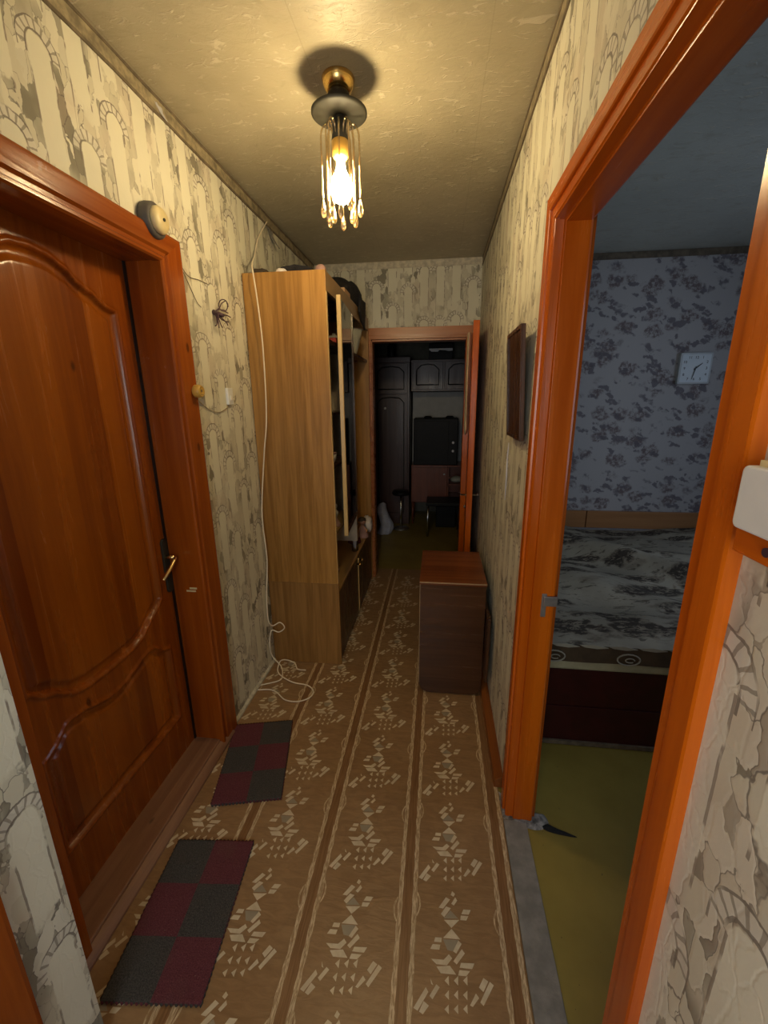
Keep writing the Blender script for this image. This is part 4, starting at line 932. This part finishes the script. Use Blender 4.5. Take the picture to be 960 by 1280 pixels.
# ------------------------------------------------------------------ brown cabinet on the floor, right
bc = thing('sewing_cabinet', 'dark mahogany box cabinet with worn pale edges by the right wall', 'cabinet', (0.1, 2.17, 0))
x0, x1, y0, y1, zt = -0.070, 0.256, 1.945, 2.395, 0.645
def outline(i_): return [(x0 + i_, zt - 0.016), ] + arc((x0 + 0.055 + i_, 0.057 + i_), 0.055, 180, 270, 6) + arc((x1 - 0.055 - i_, 0.057 + i_), 0.055, 270, 360, 6) + [(x1 - i_, zt - 0.016)]
b = MB(); b.prism(outline(0.0), 'y', y0 + 0.006, y1); b.build('case', 'box_front', bc, bevel=0.0015)
b = MB(); b.prism(outline(0.006), 'y', y0 + 0.001, y0 + 0.006); b.build('front_board', 'box_front', bc)
b = MB(); b.box(x0 - 0.003, x1 + 0.003, y0 - 0.002, y1 + 0.003, zt - 0.016, zt); b.build('top_board', 'box_top', bc, bevel=0.002)
b = MB(); b.box(x0 - 0.002, x1 + 0.002, y0 - 0.0045, y0 - 0.002, zt - 0.006, zt - 0.0005); b.build('worn_edge', 'box_edge', bc)
b = MB(); b.box(x0 - 0.0015, x0 + 0.0015, y0 + 0.001, y0 + 0.005, 0.06, zt - 0.017); b.build('worn_edge', 'box_edge', bc)
b = MB(); b.box(x1 + 0.004, x1 + 0.018, 1.86, 2.33, 0.15, 0.50); b.build('side_flap', 'dark_ven', bc, bevel=0.002)

# ------------------------------------------------------------------ rugs
def rug(x, y, ang, mat, label):
    b = MB(); W_, L_ = 0.27, 0.42
    nx, ny = 41, 60
    def edge(i, j, u, v):
        dx = dy = 0
        if j in (0, ny): dy = (0.003 if i % 2 else -0.002) * (1 if j else -1)
        if i in (0, nx): dx = (0.002 if j % 2 else -0.001) * (1 if i else -1)
        return dx, dy
    for top in (1, 0):
        base = len(b.v)
        for i in range(nx + 1):
            for j in range(ny + 1):
                dx, dy = edge(i, j, 0, 0); xx = (i / nx - 0.0) * W_ + dx; yy = (j / ny) * L_ + dy
                z = (0.0105 + 0.0012 * noise.noise(Vector((xx * 60, yy * 60, ang)))) if top else 0.0012
                b.v.append((xx, yy, z))
        for i in range(nx):
            for j in range(ny):
                q = base + i * (ny + 1) + j; b.face([q, q + ny + 1, q + ny + 2, q + 1], 0, bool(top))
    n1 = (nx + 1) * (ny + 1); I = lambda i, j: i * (ny + 1) + j
    per = [(i, 0) for i in range(nx)] + [(nx, j) for j in range(ny)] + [(i, ny) for i in range(nx, 0, -1)] + [(0, j) for j in range(ny, 0, -1)]
    for k in range(len(per)):
        a_, c_ = I(*per[k]), I(*per[(k + 1) % len(per)]); b.face([a_, a_ + n1, c_ + n1, c_])
    o = b.build('check_rug', mat); o.location = (x, y, 0); o.rotation_euler = (0, 0, R(ang))
    return tag(o, label, 'rug', 'checked floor rugs by the entrance door')
rug(-0.845, 0.634, 5.5, 'mat_a', 'maroon and charcoal checked rug nearest the camera')
rug(-0.842, 1.190, 13.0, 'mat_b', 'maroon and charcoal checked rug farther from the camera, beyond the first')

# ------------------------------------------------------------------ bedroom
bd = thing('bed', 'burgundy based bed with rumpled grey leaf-patterned bedspread', 'bed', (1.3, 2.5, 0))
b = MB(); b.box(0.40, 2.35, 1.672, 1.692, 0.02, 0.198); b.build('base_board', 'burgundy', bd, bevel=0.002)
b = MB(); b.box(0.40, 2.35, 1.674, 1.694, 0.201, 0.384); b.build('base_board', 'burgundy', bd, bevel=0.002)
b = MB(); b.box(0.40, 2.35, 1.664, 1.69, 0.0, 0.019); b.build('plinth', 'border_dark', bd)
b = MB(); b.box(0.41, 2.34, 1.694, 3.40, 0.0, 0.384); b.build('bed_box', 'burgundy', bd)
b = MB(); b.box(0.405, 2.345, 1.668, 3.41, 0.385, 0.432); b.build('mattress', 'sheet', bd, bevel=0.012)
b = MB()
def hgt(x, y):
    k = min(1, (y - 1.66) / 0.25)
    f1 = noise.noise(Vector((x * 1.3 + y * 1.1, y * 1.6 - x * 0.6, 1.0))) * 0.07 + noise.noise(Vector((x * 3 + y * 2.2, y * 4 - x, 5))) * 0.04
    ridge = 0.09 * math.exp(-((y - 2.75 + 0.75 * (x - 1.0)) / 0.12) ** 2) + 0.03 * math.exp(-((y - 3.1) / 0.15) ** 2 - ((x - 1.3) / 0.4) ** 2)
    return 0.512 + max(-0.012, k * (f1 + 0.02 + ridge))
b.grid(110, 100, lambda u, v: (0.40 + 1.95 * u, 1.662 + 1.74 * v, hgt(0.40 + 1.95 * u, 1.662 + 1.74 * v)))
b.grid(110, 3, lambda u, v: (0.40 + 1.95 * u, 1.661 + 0.002 * math.sin(u * 40), 0.432 + (hgt(0.40 + 1.95 * u, 1.662) - 0.432) * v), mi=1)
bs = b.build('bedspread', ['spread', 'spread_band'], bd)
b = MB()
for k in range(17):        # pale pointed leaves along the front edge
    x = 0.50 + k * 0.115
    b.prism([(x, 0.516), (x + 0.06, 0.520), (x + 0.115, 0.508), (x + 0.07, 0.502), (x + 0.02, 0.507)], 'y', 1.6555, 1.660)
sc_ = b.build('border_leaves', 'spread_pale', bs); sc_['kind'] = 'stuff'
b = MB()
for k in range(7):
    x = 0.515 + k * 0.30
    b.tube([(x + 0.045 * math.cos(a_), 1.657, 0.458 + 0.026 * math.sin(a_)) for a_ in [i * 0.42 for i in range(16)]], 0.0032, 6)
    b.tube([(x + 0.018 * math.cos(a_) + 0.006, 1.657, 0.455 + 0.010 * math.sin(a_)) for a_ in [i * 0.42 for i in range(14)]], 0.0025, 6)
sc_ = b.build('border_scroll', 'spread_pale', bs); sc_['kind'] = 'stuff'
b = MB(); b.box(0.42, 2.34, 3.41, 3.455, 0.30, 0.505); b.build('back_cushion', 'tape', bd, bevel=0.015)
for xa, xb in ((0.45, 1.205), (1.212, 2.33)):
    b = MB(); b.box(xa, xb, 3.458, 3.483, 0.30, 0.638); b.build('headboard_panel', 'headboard', bd, bevel=0.003)

ck = thing('wall_clock', 'square white clock on the floral bedroom wall', 'clock', (1.82, BY, 1.72))
cx, cz, hs = 1.835, 1.717, 0.108
def rnd(h_, r_): return arc((cx + h_ - r_, cz + h_ - r_), r_, 0, 90, 4) + arc((cx - h_ + r_, cz + h_ - r_), r_, 90, 180, 4) + arc((cx - h_ + r_, cz - h_ + r_), r_, 180, 270, 4) + arc((cx + h_ - r_, cz - h_ + r_), r_, 270, 360, 4)
b = MB(); b.prism(rnd(hs, 0.010), 'y', BY - 0.030, BY - 0.001); b.build('clock_case', 'clock_rim', ck, bevel=0.003)
b = MB(); b.prism(rnd(hs - 0.013, 0.006), 'y', BY - 0.0315, BY - 0.030); dl = b.build('clock_dial', 'clock_face', ck)
for k in range(12):
    a_ = R(90 - 30 * (k + 1)); n_ = str(k + 1)
    cu = bpy.data.curves.new('numeral', 'FONT'); cu.body = n_; cu.size = 0.026; cu.align_x = 'CENTER'; cu.align_y = 'CENTER'; cu.extrude = 0.0004; cu.resolution_u = 2
    o = bpy.data.objects.new('numeral', cu)
    rr_ = 0.074 / max(abs(math.cos(a_)), abs(math.sin(a_))) if k % 3 != 2 else 0.074
    rr_ = min(rr_, 0.092)
    C.objects.link(o); bpy.context.view_layer.update()
    me = bpy.data.meshes.new_from_object(o.evaluated_get(bpy.context.evaluated_depsgraph_get())); bpy.data.objects.remove(o)
    me.materials.clear(); me.materials.append(M['ink']); o = bpy.data.objects.new('numeral', me); C.objects.link(o); o.parent = dl
    o.location = (cx + rr_ * math.cos(a_) - ck.location.x, BY - 0.032 - ck.location.y, cz + rr_ * math.sin(a_) - ck.location.z); o.rotation_euler = (R(90), 0, 0)
def hand(nm, ang, l, w_, yy):
    a_ = R(90 - ang); d = (math.cos(a_), math.sin(a_)); n_ = (-d[1] * w_, d[0] * w_)
    b = MB(); P2 = [(cx - d[0] * 0.012 + n_[0], cz - d[1] * 0.012 + n_[1]), (cx - d[0] * 0.012 - n_[0], cz - d[1] * 0.012 - n_[1]), (cx + d[0] * l - n_[0] * 0.4, cz + d[1] * l - n_[1] * 0.4), (cx + d[0] * l + n_[0] * 0.4, cz + d[1] * l + n_[1] * 0.4)]
    b.prism(P2, 'y', yy - 0.001, yy); b.build(nm, 'ink', ck)
hand('hour_hand', 50, 0.055, 0.005, BY - 0.034); hand('minute_hand', 192, 0.078, 0.0035, BY - 0.036)

# ------------------------------------------------------------------ far room
Yw = 5.10
def arch_path(xa, xb, za, zb, y, r_=0.06):
    return [(xa, y, za), (xb, y, za), (xb, y, zb - r_), (xb - r_ * 0.9, y, zb - 0.01), ((xa + xb) / 2, y, zb), (xa + r_ * 0.9, y, zb - 0.01), (xa, y, zb - r_), (xa, y, za)]
def panel_door(par, xa, xb, za, zb, y, mat='far_wood', knob=None):
    b = MB(); b.box(xa, xb, y - 0.02, y, za, zb); dr = b.build('cabinet_door', mat, par, bevel=0.003)
    mx_, mz_ = 0.045, 0.05
    b = MB(); b.tube(arch_path(xa + mx_, xb - mx_, za + mz_, zb - 0.03, y - 0.021), 0.007, 6); b.build('arched_moulding', 'moulding', dr)
    if knob: b = MB(); b.lathe([(0.012, -0.02), (0.014, -0.01), (0.006, 0)], (knob[0], y - 0.02, knob[1]), 'y', 12); b.build('knob', 'oldmetal', dr)
    return dr
wd = thing('wardrobe', 'tall dark wardrobe with arched door panels in the far room', 'wardrobe', (-0.56, 5.3, 0))
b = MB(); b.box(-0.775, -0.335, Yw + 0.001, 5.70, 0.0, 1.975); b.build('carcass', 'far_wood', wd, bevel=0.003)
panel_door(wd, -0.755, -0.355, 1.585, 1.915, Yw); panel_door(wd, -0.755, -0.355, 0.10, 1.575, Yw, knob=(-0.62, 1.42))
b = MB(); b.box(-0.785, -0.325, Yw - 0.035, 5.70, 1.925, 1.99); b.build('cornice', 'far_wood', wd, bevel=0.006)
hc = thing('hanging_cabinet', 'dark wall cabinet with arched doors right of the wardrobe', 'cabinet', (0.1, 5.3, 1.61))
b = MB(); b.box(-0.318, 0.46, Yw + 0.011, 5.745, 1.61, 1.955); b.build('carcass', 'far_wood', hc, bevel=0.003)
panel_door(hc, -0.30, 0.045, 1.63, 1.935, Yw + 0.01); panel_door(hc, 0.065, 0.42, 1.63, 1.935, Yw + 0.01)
b = MB(); b.box(-0.318, 1.2, 5.50, 5.52, 0.72, 1.605); tag(b.build('splashback_panel', 'splash'), 'grey panel behind the black set under the wall cabinets', 'panel')
tv = thing('television_set', 'black television-like set on the red-brown cabinet', 'television', (0.0, 5.2, 0.745))
b = MB(); b.box(-0.285, 0.24, Yw, 5.45, 0.748, 1.30); b.build('housing', 'black', tv, bevel=0.01)
b = MB(); b.box(-0.255, 0.13, Yw - 0.006, Yw, 0.80, 1.27); b.build('screen', 'black', tv, bevel=0.004)
for z in (1.02, 0.92): b = MB(); b.lathe([(0.014, -0.014), (0.016, 0)], (0.185, Yw, z), 'y', 14); b.build('dial', 'oldmetal', tv)
for xx in (-0.12, 0.14): b = MB(); b.lathe([(0.045, 1.30), (0.05, 1.312), (0.03, 1.325)], (xx, 5.25, 0), seg=18); b.build('top_knob', 'black', tv)
b = MB(); b.lathe([(0.022, 1.33 - 0.58), (0.028, 1.36 - 0.58), (0.026, 1.44 - 0.58), (0.012, 1.47 - 0.58), (0.010, 1.50 - 0.58)], (-0.303, Yw + 0.02, 0.58), seg=16)
sb = thing('sideboard', 'red-brown low cabinet under the black set', 'cabinet', (0.05, 5.3, 0))
b = MB(); b.box(-0.31, 0.13, Yw + 0.021, 5.48, 0.28, 0.746); b.box(0.13, 0.46, Yw + 0.021, 5.48, 0.28, 0.34); b.box(0.13, 0.46, Yw + 0.021, 5.48, 0.50, 0.52); b.box(0.13, 0.46, Yw + 0.003, 5.48, 0.726, 0.746); b.box(0.445, 0.46, Yw + 0.021, 5.48, 0.34, 0.726); b.box(0.13, 0.445, 5.465, 5.48, 0.34, 0.726); b.build('carcass', 'far_red', sb, bevel=0.004)
b = MB(); b.box(-0.30, 0.125, Yw, Yw + 0.02, 0.30, 0.72); dr = b.build('cabinet_door', 'far_red', sb, bevel=0.003)
b = MB(); b.lathe([(0.010, -0.02), (0.012, -0.01), (0.006, 0)], (0.09, Yw, 0.64), 'y', 12); b.build('knob', 'oldmetal', dr)
b = MB(); b.box(0.13, 0.46, Yw, Yw + 0.02, 0.30, 0.34); b.box(0.13, 0.46, Yw, Yw + 0.02, 0.50, 0.52); b.box(0.13, 0.145, Yw, Yw + 0.02, 0.34, 0.72); b.build('shelf_front', 'far_red', sb)
for xx in (-0.29, 0.42):
    for yy in (Yw + 0.04, 5.45): b = MB(); b.tube([(xx, yy, 0), (xx, yy, 0.28)], 0.016, 8, taper=[0.6, 1]); b.build('leg', 'far_red', sb)
blob('wicker_bowl', (0.245, 5.20, 0.562), (0.075, 0.06, 0.042), 'enamel', 'pale bowl on the open shelf of the red-brown cabinet', 'bowl', 6, 0.06, zmin=0.5215)
t_ = thing('metal_box', 'dark box with a painted glint of the lamp on top of the hanging cabinet', 'box', (0.015, 5.2, 1.957))
b = MB(); b.box(-0.12, 0.15, Yw + 0.03, 5.38, 1.957, 2.13); b.build('box_body', 'black', t_, bevel=0.004)
b = MB(); b.prism([(-0.118, 2.075), (-0.118, 2.062), (-0.09, 2.042), (-0.02, 2.04), (0.0, 2.058), (0.06, 2.055), (0.10, 2.045), (0.148, 2.048), (0.148, 2.075)], 'y', Yw + 0.026, Yw + 0.03); b.build('glint_band', 'lamp_glint', t_)  # reflection of the lamp painted as an uneven white band
t_ = thing('dark_bottle', 'dark bottle standing on top of the wardrobe', 'bottle', (-0.56, 5.25, 1.99))
b = MB(); b.lathe([(0.045, 1.99), (0.05, 2.0), (0.05, 2.12), (0.02, 2.17), (0.018, 2.23)], (-0.56, 5.25, 0), seg=20); b.build('bottle_body', 'black', t_)
# pale cloth bag on the floor
b = MB()
def fn(u, v):
    a_ = u * 2 * math.pi; k = (1 - v) ** 0.3 * (1 + 0.15 * noise.noise(Vector((math.cos(a_) * 2, math.sin(a_) * 2, v * 3)))); lean = 0.03 * v
    return (-0.60 + 0.085 * k * math.cos(a_) + 0.03 * math.sin(v * 6), 4.72 + 0.09 * k * math.sin(a_), 0.0 + 0.37 * v)
b.grid(26, 18, fn); tag(b.build('cloth_sack', 'blue_cloth'), 'pale bluish cloth sack on the floor beyond the far doorway', 'sack')
# stool with a single chromed leg, and a chair
st = thing('swivel_stool', 'stool on one chromed pillar in front of the wardrobe', 'stool', (-0.42, 4.75, 0))
b = MB(); b.tube([(-0.42, 4.90, 0.01), (-0.42, 4.90, 0.42)], 0.012, 12); b.build('pillar', 'chrome', st)
b = MB(); b.lathe([(0.10, 0.0), (0.10, 0.008), (0.03, 0.018), (0.014, 0.03)], (-0.42, 4.90, 0), seg=26); b.build('foot_plate', 'oldmetal', st)
b = MB(); b.lathe([(0.06, 0.42), (0.10, 0.425), (0.105, 0.45), (0.09, 0.47), (0.002, 0.475)], (-0.42, 4.90, 0), seg=26); b.build('seat', 'black', st)
ch = thing('metal_chair', 'black chair with chromed tube legs before the sideboard', 'chair', (0.1, 4.75, 0))
for xx in (-0.09, 0.26):
    for yy in (4.62, 4.92): b = MB(); b.tube([(xx, yy, 0), (xx, yy, 0.36)], 0.011, 10); b.build('leg', 'chrome' if xx < 0 else 'blackmetal', ch)
b = MB(); b.box(-0.11, 0.28, 4.60, 4.94, 0.36, 0.40); b.build('seat', 'black', ch, bevel=0.01)
b = MB(); b.box(0.00, 0.24, 4.99, 5.05, 0.0, 0.26); tag(b.build('black_crate', 'black', bevel=0.01), 'black crate standing on the floor behind the chair', 'crate')
